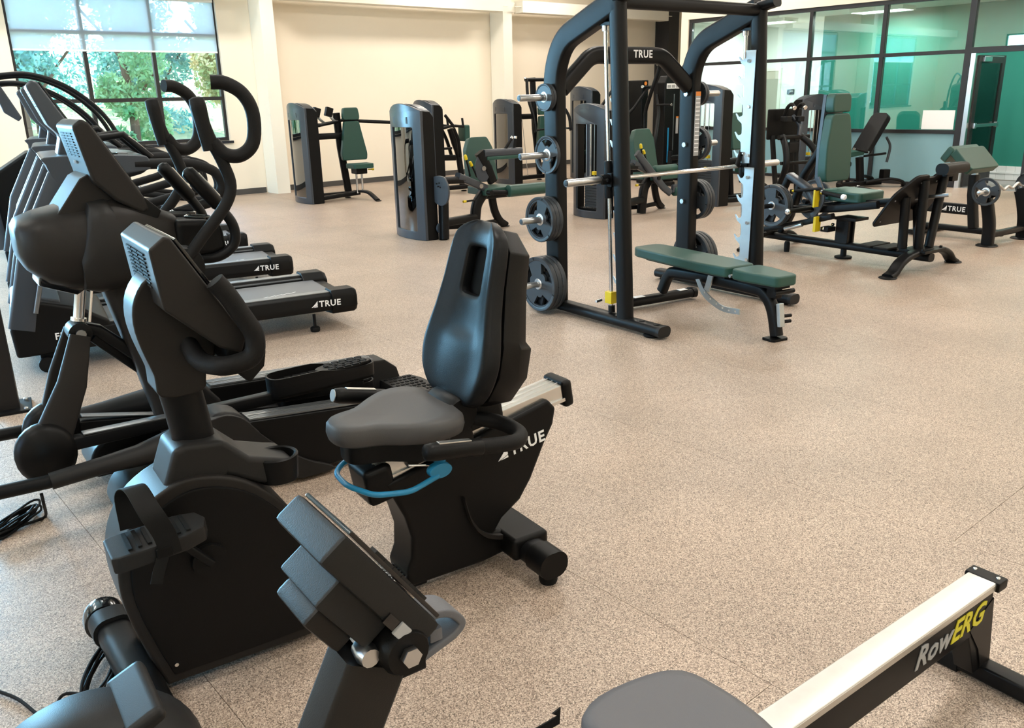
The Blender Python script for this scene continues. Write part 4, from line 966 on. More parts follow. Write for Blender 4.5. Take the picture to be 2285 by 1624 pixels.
def plate(kind, frame_o, deg, pos, spin, label, group, axis_deg=0, tilt=0):
    R_, th, gp = {'xs': (.098, .022, False), 's': (.14, .027, True), 'm': (.172, .032, True), 'l': (.215, .040, True), 'e': (.145, .03, True)}[kind]
    a = math.radians(deg); lx, ly, lz = pos
    w_ = (frame_o[0]+lx*math.cos(a)-ly*math.sin(a), frame_o[1]+lx*math.sin(a)+ly*math.cos(a), lz)
    if kind not in PROTO:
        r_ = thing('weight_plate', label, 'weight plate', w_, deg, group); plate_mesh_parts(r_, R_, th, gp); PROTO[kind] = r_
    else:
        r_ = copy_tree(PROTO[kind]); r_['label'] = label; r_['group'] = group
    r_.location = w_; r_.rotation_mode = 'XYZ'; r_.rotation_euler = (math.radians(spin), 0, math.radians(deg+axis_deg)); return r_
SO = (4.5, 3.7)
gl_, gr_ = 'plates stored on the bar sleeve side horns of the smith machine', 'plates stored on the label side horns of the smith machine'
side = {-1: ('the unlabelled rack side', gl_), 1: ('the rack side with the label', gr_)}
rows = ((1.625, 'xs', 2, 'small solid', 'top'), (1.212, 's', 1, 'small three-grip', 'second'), (.735, 'm', 3, 'medium three-grip', 'third'), (.235, 'l', 3, 'large three-grip', 'bottom'))
for sd in (-1, 1):
    for z, kd, n, wd, rw in rows:
        if sd > 0 and kd == 's': n = 2
        x_ = .072
        for k in range(n):
            th = {'xs': .022, 's': .027, 'm': .032, 'l': .040}[kd]
            x_ += th/2
            cl = '' if n == 1 else (', outermost' if k == n-1 else (', innermost' if k == 0 else ', middle one'))
            plate(kd, SO, -4, ((0 if sd < 0 else WX)+x_*sd, 1.11, z), (17*k+(12 if kd == 'l' else 40 if kd == 'm' else 5)), '%s plate on the %s horn of %s%s' % (wd, rw, side[sd][0], cl), side[sd][1])
            x_ += th/2+.003

# ---------------------------------------------------------------- adjustable bench in the rack
t = thing('adjustable_bench', 'flat adjustable bench with long dark green pad standing in the smith machine', 'bench', (5.08,3.12,0), -11)
def cushion(parent, name, pts, z0, z1, M=Matrix.Identity(4), mat='vinyl_green', bev=.016, base=True):
    pl = [(p[0], p[1]) for p in fil([(a, b, 0) for a, b in pts], .035, 4, True)]
    o = G().prism(pl, z0, z1, 'z').xf(M).out(name, mat, parent, bev=bev, seg=3)
    return o
cushion(t, 'back_pad', [(-.175, .345), (.095, .345), (.125, .60), (.105, 1.36), (.075, 1.43), (-.155, 1.43), (-.185, 1.36), (-.205, .60)], .385, .46)
cushion(t, 'seat_pad', [(-.135, -.09), (.055, -.09), (.10, .20), (.09, .31), (-.17, .31), (-.18, .20)], .385, .46)
G().prism([(-.14, .40), (.06, .40), (.05, 1.30), (-.13, 1.30)], .365, .385, 'z').out('back_board', 'black_metal', t)
G().prism([(-.11, -.05), (.03, -.05), (.05, .28), (-.13, .28)], .362, .385, 'z').out('seat_board', 'black_metal', t)
cx_ = -.04
P = [(cx_, -.03, .03), (cx_, .02, .20), (cx_, .10, .295), (cx_, .25, .32), (cx_, .98, .30), (cx_, 1.12, .26), (cx_, 1.20, .12)]
G().sweep(cr(P, 6), rrect(.085, .07, .025, 4), up=(1, 0, 0)).out('spine', 'black_metal', t, ang=60)
G().prism([(-.10, -.075), (.02, -.075), (.035, -.05), (.035, .03), (-.115, .03), (-.115, -.05)], .0, .018, 'z').out('front_foot', 'black_plastic', t, bev=.004)
G().sweep([(-.36, 1.24, .055), (.30, 1.24, .055)], rrect(.10, .07, .03, 4), up=(0, 0, 1)).out('rear_foot_bar', 'black_metal', t, ang=60)
for q in (-.37, .31): G().sweep([(q-.02, 1.24, .055), (q+.02, 1.24, .055)], rrect(.108, .078, .03, 4), up=(0, 0, 1)).out('foot_cap', 'black_plastic', t, ang=60)
G().box((-.25, 1.235, .092), (.10, .05, .003)).out('sticker', 'paper', t); G().box((.2, 1.235, .092), (.08, .05, .003)).out('sticker', 'paper', t)
arc = [(p.x, p.y) for p in cr([(.74, .30, 0), (.665, .20, 0), (.56, .145, 0), (.43, .115, 0), (.27, .125, 0)], 4)]
arci = [(p.x, p.y) for p in cr([(.275, .165, 0), (.43, .155, 0), (.54, .185, 0), (.635, .235, 0), (.70, .31, 0)], 4)]
hl = [circ(.009, 8) for k in range(6)]
hl = [[(a+.31+.065*k, b+(.142, .137, .143, .158, .184, .22)[k]) for a, b in h] for k, h in enumerate(hl)]
G().mesh(cut(arc+arci, hl, .012), basis((cx_-.06, 0, 0), (0, 1, 0), (0, 0, 1))).out('adjust_sector', 'galvanized', t)
G().box((cx_-.055, .60, .31), (.012, .05, .16), Matrix.Rotation(.3, 3, 'X')).out('sector_strut', 'galvanized', t)
G().box((cx_, .02, .33), (.06, .09, .08)).out('seat_post', 'black_metal', t, bev=.008)
G().box((cx_, -.05, .18), (.045, .03, .16), Matrix.Rotation(-.15, 3, 'X')).out('seat_ladder', 'galvanized', t, bev=.004)
G().lathe([(.016, -.09), (.016, .09)], (cx_, -.065, .345), (1, 0, 0), 12).out('front_handle', 'black_plastic', t)
for q in (.13, .17): G().lathe([(.012, 0), (.012, .06)], (cx_+.03, -.05, q), (1, -.2, 0), 10).out('pin', 'black_plastic', t)
G().lathe([(.012, -.12), (.012, .12)], (cx_, .33, .40), (1, 0, 0), 10).out('hinge_pin', 'steel', t)

# ================================================================ leg press
t = thing('leg_press', 'plate loaded leg press with upright dark green back pad and big foot plate', 'leg press', (8,3.4,0), -6)
# floor frame
G().sweep([(0, -.02, .13), (0, 1.88, .13)], rrect(.10, .075, .03, 4), up=(0, 0, 1)).out('floor_rail', 'black_metal', t, ang=60)
P = [(-.55, .06, .012), (-.47, .06, .04), (-.36, .07, .115), (-.20, .075, .165), (.08, .08, .175), (.30, .085, .165), (.45, .09, .115), (.54, .09, .04), (.60, .09, .012)]
G().sweep(cr(P, 5), rrect(.115, .055, .025, 4), up=(0, 0, 1)).out('arched_foot', 'black_metal', t, ang=60)
for q in ((-.545, .06), (.595, .09)): G().lathe([(.075, 0), (.08, .006), (.07, .014), (.03, .02)], (q[0], q[1], 0), (0, 0, 1), 20).out('foot_pad', 'black_plastic', t, ang=50)
P = [(-.50, 1.80, .012), (-.42, 1.80, .05), (-.28, 1.80, .13), (0, 1.80, .165), (.28, 1.80, .13), (.42, 1.80, .05), (.50, 1.80, .012)]
G().sweep(cr(P, 5), rrect(.10, .055, .025, 4), up=(0, 0, 1)).out('rear_arched_foot', 'black_metal', t, ang=60)
foot(t, (.0, .90, 0), .085, .025); G().lathe([(.03, .02), (.03, .12)], (0, .90, 0), (0, 0, 1), 14).out('centre_leg', 'black_metal', t); foot(t, (-.12, 1.5, 0), .03, .11, name='side_foot')
G().box((.06, .11, .185), (.36, .26, .028)).out('base_plate', 'black_metal', t, bev=.006)
for q in ((-.09, .02), (.21, .02), (-.09, .21), (.21, .21)): disc(t, (q[0], q[1], .208), (0, 0, 1), .014, .02, 'black_plastic', 'bolt', 10)
# posts carrying the foot plate
for a, b, w_ in (((-.10, .22, .2), (-.10, .24, .67), .085), ((.02, .13, .2), (.02, .145, .82), .085), ((.14, .10, .2), (.31, .13, .845), .08), ((.10, .19, .2), (.22, .32, .62), .05)):
    G().sweep([a, b], rrect(w_, .075, .03, 4), up=(0, 1, 0)).out('post', 'black_metal', t, ang=60)
# foot plate leaning back
fb = Vector((.08, .42, .40)); fu = Vector((0, -.30, .47)).normalized(); Lp = .56
op = [(p.x, p.y) for p in fil([(-.37, 0, 0), (.37, 0, 0), (.40, .10, 0), (.40, Lp-.03, 0), (.36, Lp, 0), (.10, Lp, 0), (.08, Lp-.03, 0), (-.02, Lp-.03, 0), (-.04, Lp, 0), (-.22, Lp, 0), (-.40, Lp-.2, 0), (-.40, .03, 0)], .05, 4, True)]
G().mesh(cut(op, (), .016, .003), basis(fb, (1, 0, 0), fu)).out('foot_plate', 'black_metal', t)
G().mesh(cut([(a*.98, (b-.27)*.98+.27) for a, b in op], (), .012, .003), basis(fb-Vector((1, 0, 0)).cross(fu)*.014, (1, 0, 0), fu)).out('tread_mat', 'rubber', t)
for a, b in ((-.33, .06), (-.33, .30), (-.1, .48), (.15, .48), (.3, .45), (.33, .1)): disc(t, fb+Vector((a, 0, 0))+fu*b+Vector((1, 0, 0)).cross(fu)*.012, Vector((1, 0, 0)).cross(fu), .008, .006, 'steel', 'screw', 8)
# shin roller above the plate
G().sweep([(.06, .02, .925), (.42, .02, .925)], rrect(.125, .10, .045, 5), up=(0, 0, 1)).out('roller_pad', 'vinyl_black', t, ang=60)
G().box((.24, .06, .875), (.10, .05, .06)).out('roller_bracket', 'black_metal', t, bev=.008)
G().box((.42, .10, .84), (.10, .04, .10)).out('plate_ear', 'black_metal', t, bev=.01)
# step plates
for q in (.40, .58): G().box((.0, q, .182), (.34, .155, .022)).out('step_plate', 'rubber', t, bev=.012)
# stand below the seat rails
G().box((.0, .92, .27), (.10, .13, .24)).out('stand', 'black_metal', t, bev=.01)
for q in (-.045, .045): G().box((q, .86, .29), (.03, .05, .26)).out('stand_rib', 'black_metal', t, bev=.006)
G().box((.02, .86, .405), (.22, .24, .03)).out('stand_cap', 'black_metal', t, bev=.006)
G().box((-.15, 1.0, .30), (.13, .09, .05)).out('stand_lug', 'black_metal', t, bev=.008)
for q in ((-.15, .94, .42), (-.15, .95, .35), (-.22, 1.0, .31)): disc(t, q, (0, 1, 0), .016, .02, 'chrome', 'bolt', 10)
# inclined seat rails
for q in (-.12, .22): G().sweep([(q, 1.95, .40), (q, .98, .50), (q, .50, .58)], rrect(.06, .075, .015), up=(0, 0, 1)).out('seat_rail', 'black_metal', t)
G().sweep([(.05, 1.2, .50), (.05, .34, .62)], rrect(.16, .06, .012), up=(0, 0, 1)).out('carriage_beam', 'black_metal', t)
G().sweep([(.12, .42, .615), (.12, -.05, .70)], rrect(.05, .035, .01), up=(0, 0, 1)).out('range_bar', 'steel', t)
G().box((.09, .38, .622), (.13, .06, .02)).out('range_stop', 'galvanized', t, bev=.004)
# seat, back and head pads
Ms = basis((.08, .93, .625), (1, 0, 0), (0, 1, .02))
cushion(t, 'seat_pad', [(-.20, -.24), (.20, -.24), (.22, .05), (.21, .22), (-.21, .22), (-.22, .05)], -.05, .05, Ms)
Mb = basis((.08, 1.20, .745), (1, 0, 0), (0, .025, 1))
cushion(t, 'back_pad', [(-.19, 0), (.19, 0), (.205, .10), (.20, .35), (.15, .62), (.12, .66), (-.12, .66), (-.15, .62), (-.20, .35), (-.205, .10)], .0, .10, Mb)
cushion(t, 'head_pad', [(-.135, .67), (.135, .67), (.145, .72), (.14, .82), (.11, .85), (-.11, .85), (-.14, .82), (-.145, .72)], .0, .10, Mb)
G().prism([(-.19, .02), (.19, .02), (.185, .35), (.13, .84), (-.13, .84), (-.185, .35)], -.035, .0, 'z').xf(Mb).out('pad_board', 'tower_plastic', t)
# frame behind the back pad
G().sweep([(.05, 1.24, 1.15), (.05, 1.48, .80), (.05, 1.62, .35), (.05, 1.72, .15)], rrect(.07, .09, .02), up=(1, 0, 0)).out('back_brace', 'black_metal', t, ang=60)
G().sweep([(-.16, 1.50, .80), (-.16, 1.26, .68), (-.16, 1.12, .50)], rrect(.06, .10, .015), up=(1, 0, 0)).out('side_brace', 'tower_plastic', t)
G().sweep([(-.16, 1.50, .80), (-.16, 1.62, .52), (-.16, 1.75, .20)], rrect(.06, .07, .015), up=(1, 0, 0)).out('side_strut', 'black_metal', t)
G().sweep(cr([(-.20, 1.14, .80), (-.20, 1.08, .68), (-.20, 1.06, .58), (-.20, 1.12, .46), (-.20, 1.17, .42)], 5), rrect(.055, .02, .006), up=(1, 0, 0)).out('handle_bracket', 'tower_plastic', t)
# grab handles with white caps
for s, xx in ((-1, -.21), (1, .38)):
    G().tube([(xx, 1.08, .665), (xx, .82, .635)], .02, 12).out('grab_handle', 'grip_rubber', t); G().lathe([(.022, 0), (.026, .005), (.026, .035), (.02, .042)], (xx, .835, .637), (0, -1, -.1), 14).out('handle_cap', 'white_print', t, ang=50)
    G().lathe([(.024, 0), (.024, .02)], (xx, 1.07, .664), (0, -1, -.1), 14).out('handle_ring', 'chrome', t)
    G().tube([(xx, 1.06, .66), (.08+(xx-.08)*.5, 1.06, .60), (.08, 1.06, .56)], .018, 10).out('handle_arm', 'black_metal', t)
# yellow start lever and lock bar
G().box((-.24, 1.10, .60), (.085, .02, .17)).out('lever_plate', 'yellow', t, bev=.004); G().box((-.24, 1.07, .35), (.085, .03, .15)).out('lock_bar', 'yellow', t, bev=.004)
G().tube([(-.26, 1.35, .66), (-.26, 1.05, .70)], .017, 10).out('start_handle', 'grip_rubber', t); G().lathe([(.008, 0), (.014, .02), (.014, .05)], (-.26, 1.38, .655), (0, -1, .1), 10).out('handle_tip', 'yellow', t)
# shock and lower arm
G().sweep([(-.20, 1.75, .22), (-.20, 1.30, .33), (-.20, .92, .44)], rrect(.06, .06, .015), up=(1, 0, 0)).out('lower_arm', 'black_metal', t)
G().lathe([(.022, 0), (.022, .22)], (-.24, 1.45, .26), (0, -.92, .30), 12).out('damper', 'steel', t)
# weight horns
for s in (-1, 1):
    G().lathe([(.024, 0), (.025, .42)], (.05+.12*s, 1.55, .50), (s, 0, 0), 16).out('weight_horn', 'black_metal', t)
    G().lathe([(.024, 0), (.025, .46), (.025, .50)], (.05+.12*s, 1.22, .485), (s, -.1, .02), 16).out('spare_horn', 'black_metal', t)
    disc(t, (.05+.63*s, 1.17, .495), (s, -.1, 0), .028, .02, 'chrome', 'horn_tip', 16)
LO = (8.0, 3.4)
for k in range(2):
    plate('l', LO, -6, (-.30-.048*k, 1.55, .50), 30+20*k, 'large three-grip plate loaded on the leg press, %s' % ('outer one' if k else 'inner one'), 'plates on the leg press')
plate('l', LO, -6, (.36, 1.55, .50), 10, 'large three-grip plate behind the leg press seat, far side of its sled', 'plates on the leg press')

# ================================================================ preacher curl bench
t = thing('preacher_bench', 'preacher curl bench with sloped green arm pad and name plate', 'bench', (10.07, 3.52, 0), -6)
G().sweep([(0, .92, .095), (0, .02, .095)], rrect(.085, .065, .02, 4), up=(0, 0, 1)).out('spine', 'black_metal', t)
G().sweep([(-.36, 0, .115), (.42, 0, .115)], rrect(.075, .065, .02, 4), up=(0, 0, 1)).out('front_crossbar', 'black_metal', t)
G().sweep([(-.24, .92, .035), (.40, .92, .035)], rrect(.14, .05, .02, 4), up=(0, 0, 1)).out('rear_foot_bar', 'black_metal', t)
for q in (-.34, .40):
    P = [(q, -.005, .01), (q, .005, .22), (q, .045, .40), (q, .085, .52)]
    G().sweep(cr(P, 5), rrect(.12, .075, .02, 4), up=(1, 0, 0)).out('front_post', 'black_metal', t, ang=60)
    G().lathe([(.105, 0), (.11, .006), (.10, .016)], (q, 0, 0), (0, 0, 1), 22).out('foot_disc', 'black_plastic', t, ang=50)
    G().sweep(fil([(q, .12, .515), (q, .06, .525), (q, .01, .53), (q, -.02, .56)], .02), rrect(.05, .014, .004), up=(1, 0, 0)).out('bar_cradle', 'black_metal', t)
G().sweep([(0, .34, .12), (0, .40, .48), (0, .41, .70)], rrect(.085, .11, .02, 4), up=(1, 0, 0)).out('upright', 'black_metal', t, ang=60)
G().sweep([(.0, .34, .315), (.0, .93, .315)], rrect(.05, .12, .015, 4), up=(0, 0, 1)).out('name_beam', 'black_metal', t)
logo(t, (-.0265, .715, .288), (0, -1, 0), (0, 0, 1), .056)
G().sweep([(0, .40, .64), (0, .42, .85)], rrect(.06, .05, .012), up=(1, 0, 0)).out('pad_stem', 'galvanized', t)
pm = Vector((0, -.20, -.205)).normalized(); cN = Vector((1, 0, 0)).cross(pm)
Mp = basis((-.02, .42, .875), (1, 0, 0), -pm)
cushion(t, 'arm_pad', [(-.29, -.16), (.29, -.16), (.29, .14), (-.29, .14)], -.055, .035, Mp, bev=.022)
Mp2 = basis((-.02, .575, .925), (1, 0, 0), (0, -.55, .8))
cushion(t, 'arm_pad_back', [(-.29, -.09), (.29, -.09), (.29, .08), (-.29, .08)], -.045, .03, Mp2, bev=.022)
G().box((0, .95, .40), (.07, .07, .20)).out('seat_post', 'black_metal', t, bev=.01); cushion(t, 'seat_pad', [(-.17, .82), (.17, .82), (.19, 1.0), (.12, 1.12), (-.12, 1.12), (-.19, 1.0)], .50, .57)
# curl bar in the cradle
t = thing('curl_bar', 'chrome zigzag curl bar resting on the preacher bench posts', 'barbell', (10.07, 3.52, .578), -6)
P = [(-.66, .03, 0), (-.42, .03, 0), (-.30, .03, .0), (-.20, .03, .05), (-.09, .03, -.01), (.0, .03, .03), (.09, .03, -.01), (.20, .03, .05), (.30, .03, 0), (.42, .03, 0), (.66, .03, 0)]
G().tube(fil(P[2:9], .03, 4), .014, 12).out('bent_grip', 'steel', t)
for s in (-1, 1):
    G().lathe([(.014, .27), (.014, .40), (.03, .402), (.03, .42), (.0245, .422), (.0245, .60), (.02, .605)], (0, .03, 0), (s, 0, 0), 18).out('sleeve', 'steel', t, ang=50)
    plate('e', (10.07, 3.52), -6, (.455*s, .03, .578), 20, 'three-grip plate on the curl bar, %s' % ('beside the name beam' if s < 0 else 'beside the glass door'), 'plates on the curl bar')

# ================================================================ rowing machine
t = thing('rowing_machine', 'rowing machine with light aluminium rail and grey seat', 'rowing machine', (2.36,0.735,0), -5)
sl = Vector((1, 0, .022)).normalized()
def rl(x_, y_=0, h=0): return Vector((x_, y_, .335+x_*.022+h))
G().sweep([rl(-1.95, 0, -.005), rl(-.02, 0, -.005)], rrect(.078, .012, .003), up=(0, 0, 1)).out('rail_top', 'brushed_rail', t)
G().sweep([rl(-1.95, 0, -.075), rl(-.01, 0, -.075)], rrect(.060, .13, .006), up=(0, 0, 1)).out('monorail', 'black_metal', t)
for s in (-1, 1): G().sweep([rl(-1.95, .037*s, -.012), rl(-.02, .037*s, -.012)], rrect(.006, .02, .002), up=(0, 0, 1)).out('rail_edge', 'brushed_rail', t)
G().box(rl(.0, 0, -.012), (.05, .098, .03)).out('rail_stop', 'black_plastic', t, bev=.006)
for q in (-.032, .032): disc(t, rl(.0, q, .005), (0, 0, 1), .006, .006, 'chrome', 'screw', 8)
text('Row', .092, 'grey_print', t, rl(-.40, -.0315, -.108), (1, 0, .022), (0, 0, 1), bold=.02, shear=.3)
text('ERG', .092, 'yellow_print', t, rl(-.225, -.0315, -.108), (1, 0, .022), (0, 0, 1), bold=.02, shear=.3)
# rear leg
G().prism([(-.115, .20), (-.005, .26), (.0, .20), (.03, .045), (-.05, .045)], -.028, .028).out('rear_leg', 'black_metal', t, bev=.004)
for s in (-1, 1): G().prism([(-.12, .22), (-.005, .28), (.035, .045), (-.015, .045), (-.05, .13)], .026*s, .032*s).out('leg_plate', 'black_metal', t)
G().sweep([(.01, -.40, .035), (.01, .16, .035)], rrect(.06, .05, .008), up=(0, 0, 1)).out('rear_foot_bar', 'black_metal', t)
for q in (-.34, .10): G().sweep([(.01, q-.07, .032), (.01, q+.07, .032)], rrect(.066, .062, .008), up=(0, 0, 1)).out('foot_sleeve', 'rubber', t)
# seat on the rail
sp = cr([(x_+.10, y_) for x_, y_ in [(-1.46, -.06), (-1.47, -.14), (-1.40, -.175), (-1.27, -.165), (-1.19, -.13), (-1.165, -.05), (-1.165, .05), (-1.19, .13), (-1.27, .165), (-1.40, .175), (-1.47, .14), (-1.46, .06), (-1.44, 0)]], 3, True)
G().rings([[(x_, y_, z_+.03+.25*y_*y_) for x_, y_ in grow(sp, k)] for k, z_ in ((.88, .375), (.98, .382), (1.0, .40), (.97, .415), (.85, .420), (.4, .412), (.02, .41))]).out('seat', 'seat_rubber', t, ang=70)
G().box(rl(-1.22, 0, .04), (.22, .13, .07)).out('seat_carriage', 'black_plastic', t, bev=.01)
for s in (-1, 1):
    for q in (-1.30, -1.14): G().lathe([(.018, -.01), (.018, .01)], rl(q, .05*s, -.02), (0, 1, 0), 14).out('roller', 'rubber', t)
# footrests with straps
for s in (-1, 1):
    G().box((-1.72, .13*s, .30), (.02, .11, .32), Matrix.Rotation(math.radians(-42), 3, 'Y')).out('footrest', 'black_plastic', t, bev=.006)
    G().sweep(cr([(-1.66, .13*s-.065, .34), (-1.60, .13*s-.05, .43), (-1.575, .13*s, .46), (-1.60, .13*s+.05, .43), (-1.66, .13*s+.065, .34)], 5), rrect(.003, .035, .001), up=(1, 0, 0)).out('foot_strap', 'rubber', t)
G().sweep([(-1.394,0.19,0.452), (-1.388,0.19,0.427), (-1.6, .19, .42)], rrect(.022, .004, .001), up=(0, 1, 0)).out('strap_end', 'rubber', t)
# front: flywheel housing, legs, chain box
G().lathe([(.05, -.10), (.26, -.09), (.275, -.06), (.275, .06), (.26, .09), (.05, .10)], (-2.12, 0, .36), (0, 1, 0), 40).out('flywheel_housing', 'grey_plastic', t, ang=50)
G().lathe([(.03, -.105), (.235, -.096)], (-2.12, 0, .36), (0, 1, 0), 40).out('perforated_cage', 'galvanized', t)
G().sweep([(-2.05, 0, .14), (-1.80, 0, .30)], rrect(.06, .10, .01), up=(0, 0, 1)).out('front_frame', 'black_metal', t)
G().sweep([(-2.10, -.30, .03), (-2.10, .30, .03)], rrect(.06, .05, .01), up=(0, 0, 1)).out('front_foot_bar', 'black_metal', t); G().box((-2.09, 0, .10), (.08, .06, .14)).out('front_leg', 'black_metal', t)
# monitor arm and monitor
a0, a1 = Vector((-2.115, -.03, .50)), Vector((-1.889,-0.03,0.937))
G().sweep([a0, a1], rrect(.095, .065, .008), up=(0, 1, 0)).out('monitor_arm', 'warm_plastic', t)
mu = (Vector((-1.923,-0.03,1.157))-Vector((-1.801,-0.03,0.982))); ML = mu.length; mu.normalize(); mb = Vector((-1.801,-0.03,0.982)); mn = Vector((0, 1, 0)).cross(mu)
mn = mn if mn.x > 0 else -mn
M3 = Matrix(((mu.x, 0, mn.x), (mu.y, 1, 0), (mu.z, 0, mn.z)))
def mo(u, w_, y_=0): return mb+mu*u+mn*w_+Vector((0, y_, 0))
G().box(mo(ML*.5, -.028, .02), (ML, .15, .045), M3).out('monitor', 'grey_plastic', t, bev=.008)
G().box(mo(ML*.5, .0, .02), (ML*.94, .135, .006), M3).out('monitor_face', 'gloss_black', t, bev=.002)
for q in range(6): G().box(mo(ML*(.25+.09*q), .004, -.04), (.018, .014, .006), M3).out('button', 'grey_plastic', t)
G().box(mo(ML*.50, -.070, .025), (ML*.5, .12, .045), M3).out('battery_box', 'grey_plastic', t, bev=.006)
G().box(mo(ML*.48, -.105, .035), (ML*.34, .10, .03), M3).out('battery_cover', 'warm_plastic', t, bev=.008)
G().box(mo(ML*.22, -.045, -.056), (ML*.10, .006, .02), M3).out('port_cover', 'grey_print', t, bev=.002); G().box(mo(ML*.34, -.045, -.056), (ML*.10, .004, .015), M3).out('port_slot', 'gloss_black', t)
hb = mo(.015, -.06)
G().lathe([(.03, -.06), (.035, -.05), (.035, .05), (.03, .06)], hb, (0, 1, 0), 18).out('monitor_hinge', 'black_plastic', t, ang=50); disc(t, hb+Vector((0, -.065, 0)), (0, 1, 0), .014, .012, 'steel', 'bolt', 6)
kp = Vector((-1.894,0.03,0.953)); ke = Vector((-1.904,-0.06,0.963))
G().lathe([(.006, 0), (.006, (ke-kp).length)], kp, ke-kp, 8).out('clamp_bolt', 'steel', t)
g = G(); R_ = []
for h_, k in ((-.012, .9), (-.008, 1), (.012, 1), (.016, .85)):
    R_.append([(a*k*(1+.10*math.cos(8*2*PI*i/32)), b*k*(1+.10*math.cos(8*2*PI*i/32)), h_) for i, (a, b) in enumerate(circ(.028, 32))])
g.rings(R_).xf(basis(kp, (0, .2, 1), (1, 0, 0))).out('clamp_knob', 'black_plastic', t)
G().lathe([(.013, -.02), (.016, 0), (.013, .012)], ke, (0, -1, 0), 12).out('bolt_cap', 'steel', t)
# device holder loop
ho = [(-1.87,-0.03,0.933), (-1.833,-0.03,0.913), (-1.794,-0.03,0.921), (-1.764,-0.03,0.931), (-1.754,-0.03,0.945), (-1.773,-0.03,0.966), (-1.801,-0.03,0.973), (-1.816,-0.03,0.965)]
G().sweep(cr(ho, 5), rrect(.012, .05, .003), up=(0, 1, 0)).out('device_holder', 'seat_rubber', t)
G().box(Vector((-1.797,-0.03,0.93))+Vector((0, 0, .012)), (.02, .05, .02)).out('holder_clip', 'seat_rubber', t, bev=.003)
G().sweep([Vector((-1.891,-0.03,0.932)), Vector((-1.866,-0.03,0.914)), Vector((-1.819,-0.03,0.914))], rrect(.03, .06, .006), up=(0, 1, 0)).out('holder_base', 'black_plastic', t)

# second fan machine, only its top shows
t = thing('rowing_machine', 'fan housing with silver perforated cage beside the bike power cord', 'rowing machine', (.24, 1.63, 0), 174)
G().lathe([(.05, -.11), (.22, -.10), (.238, -.07), (.238, .07), (.22, .10), (.05, .11)], (0, 0, .262), (0, 1, 0), 44).out('flywheel_housing', 'grey_plastic', t, ang=50)
for s_ in (-1, 1):
    G().lathe([(.03, .104*s_), (.205, .100*s_), (.205, .108*s_), (.03, .112*s_)], (0, 0, .262), (0, 1, 0), 40).out('perforated_cage', 'mesh_metal', t, ang=50)
G().box((-.105, .0, .485), (.085, .20, .035), Matrix.Rotation(.40, 3, 'Y')).out('damper_cover', 'grey_plastic', t, bev=.02, seg=3)
G().sweep([(.05, 0, .14), (.35, 0, .30)], rrect(.06, .10, .01), up=(0, 0, 1)).out('front_frame', 'black_metal', t)
G().sweep([(.30, 0, .28), (2.1, 0, .32)], rrect(.06, .12, .01), up=(0, 0, 1)).out('monorail', 'black_metal', t)
G().sweep([(.0, -.30, .03), (.0, .30, .03)], rrect(.06, .05, .01), up=(0, 0, 1)).out('front_foot_bar', 'black_metal', t); G().box((0, 0, .08), (.08, .06, .10)).out('front_leg', 'black_metal', t)
G().sweep([(2.05, -.25, .03), (2.05, .25, .03)], rrect(.06, .05, .01), up=(0, 0, 1)).out('rear_foot_bar', 'black_metal', t); G().box((2.05, 0, .16), (.06, .05, .26)).out('rear_leg', 'black_metal', t)

# cords on the floor
def coil(c, rx, ry, n, rot, seed):
    rnd = random.Random(seed); P = []
    for k in range(n*10):
        a = 2*PI*k/10; f = 1+.16*math.sin(k*.37+seed); x_, y_ = rx*f*math.cos(a), ry*f*math.sin(a)
        P.append((c[0]+x_*math.cos(rot)-y_*math.sin(rot), c[1]+x_*math.sin(rot)+y_*math.cos(rot), .008+.0075*(k//10) % .04+.004*(k % 3)))
    return P
fc = (-1.402,0.071,0)
G().tube(cr([(-1.67,0.214,0.008), (-1.619,0.129,0.008), (-1.579,0.02,0.008)], 6)+cr([(-1.543,-0.02,0.01), (-1.509,0.04,0.03), (-1.446,-0.01,0.03), (-1.383,-0.058,0.012), (-1.364,0.009,0.03), (-1.324,-0.058,0.1)], 6), .005, 8).out('power_cord', 'rubber', BIKE)
G().tube(cr(coil(fc, .15, .035, 6, 1.17, 2), 4), .0045, 8).out('cord_bundle', 'rubber', BIKE)
c2 = (-1.801,-0.005,0)
G().tube(cr(coil(c2, .13, .03, 5, .84, 5), 4), .005, 8).out('cord_bundle', 'rubber', ELL)

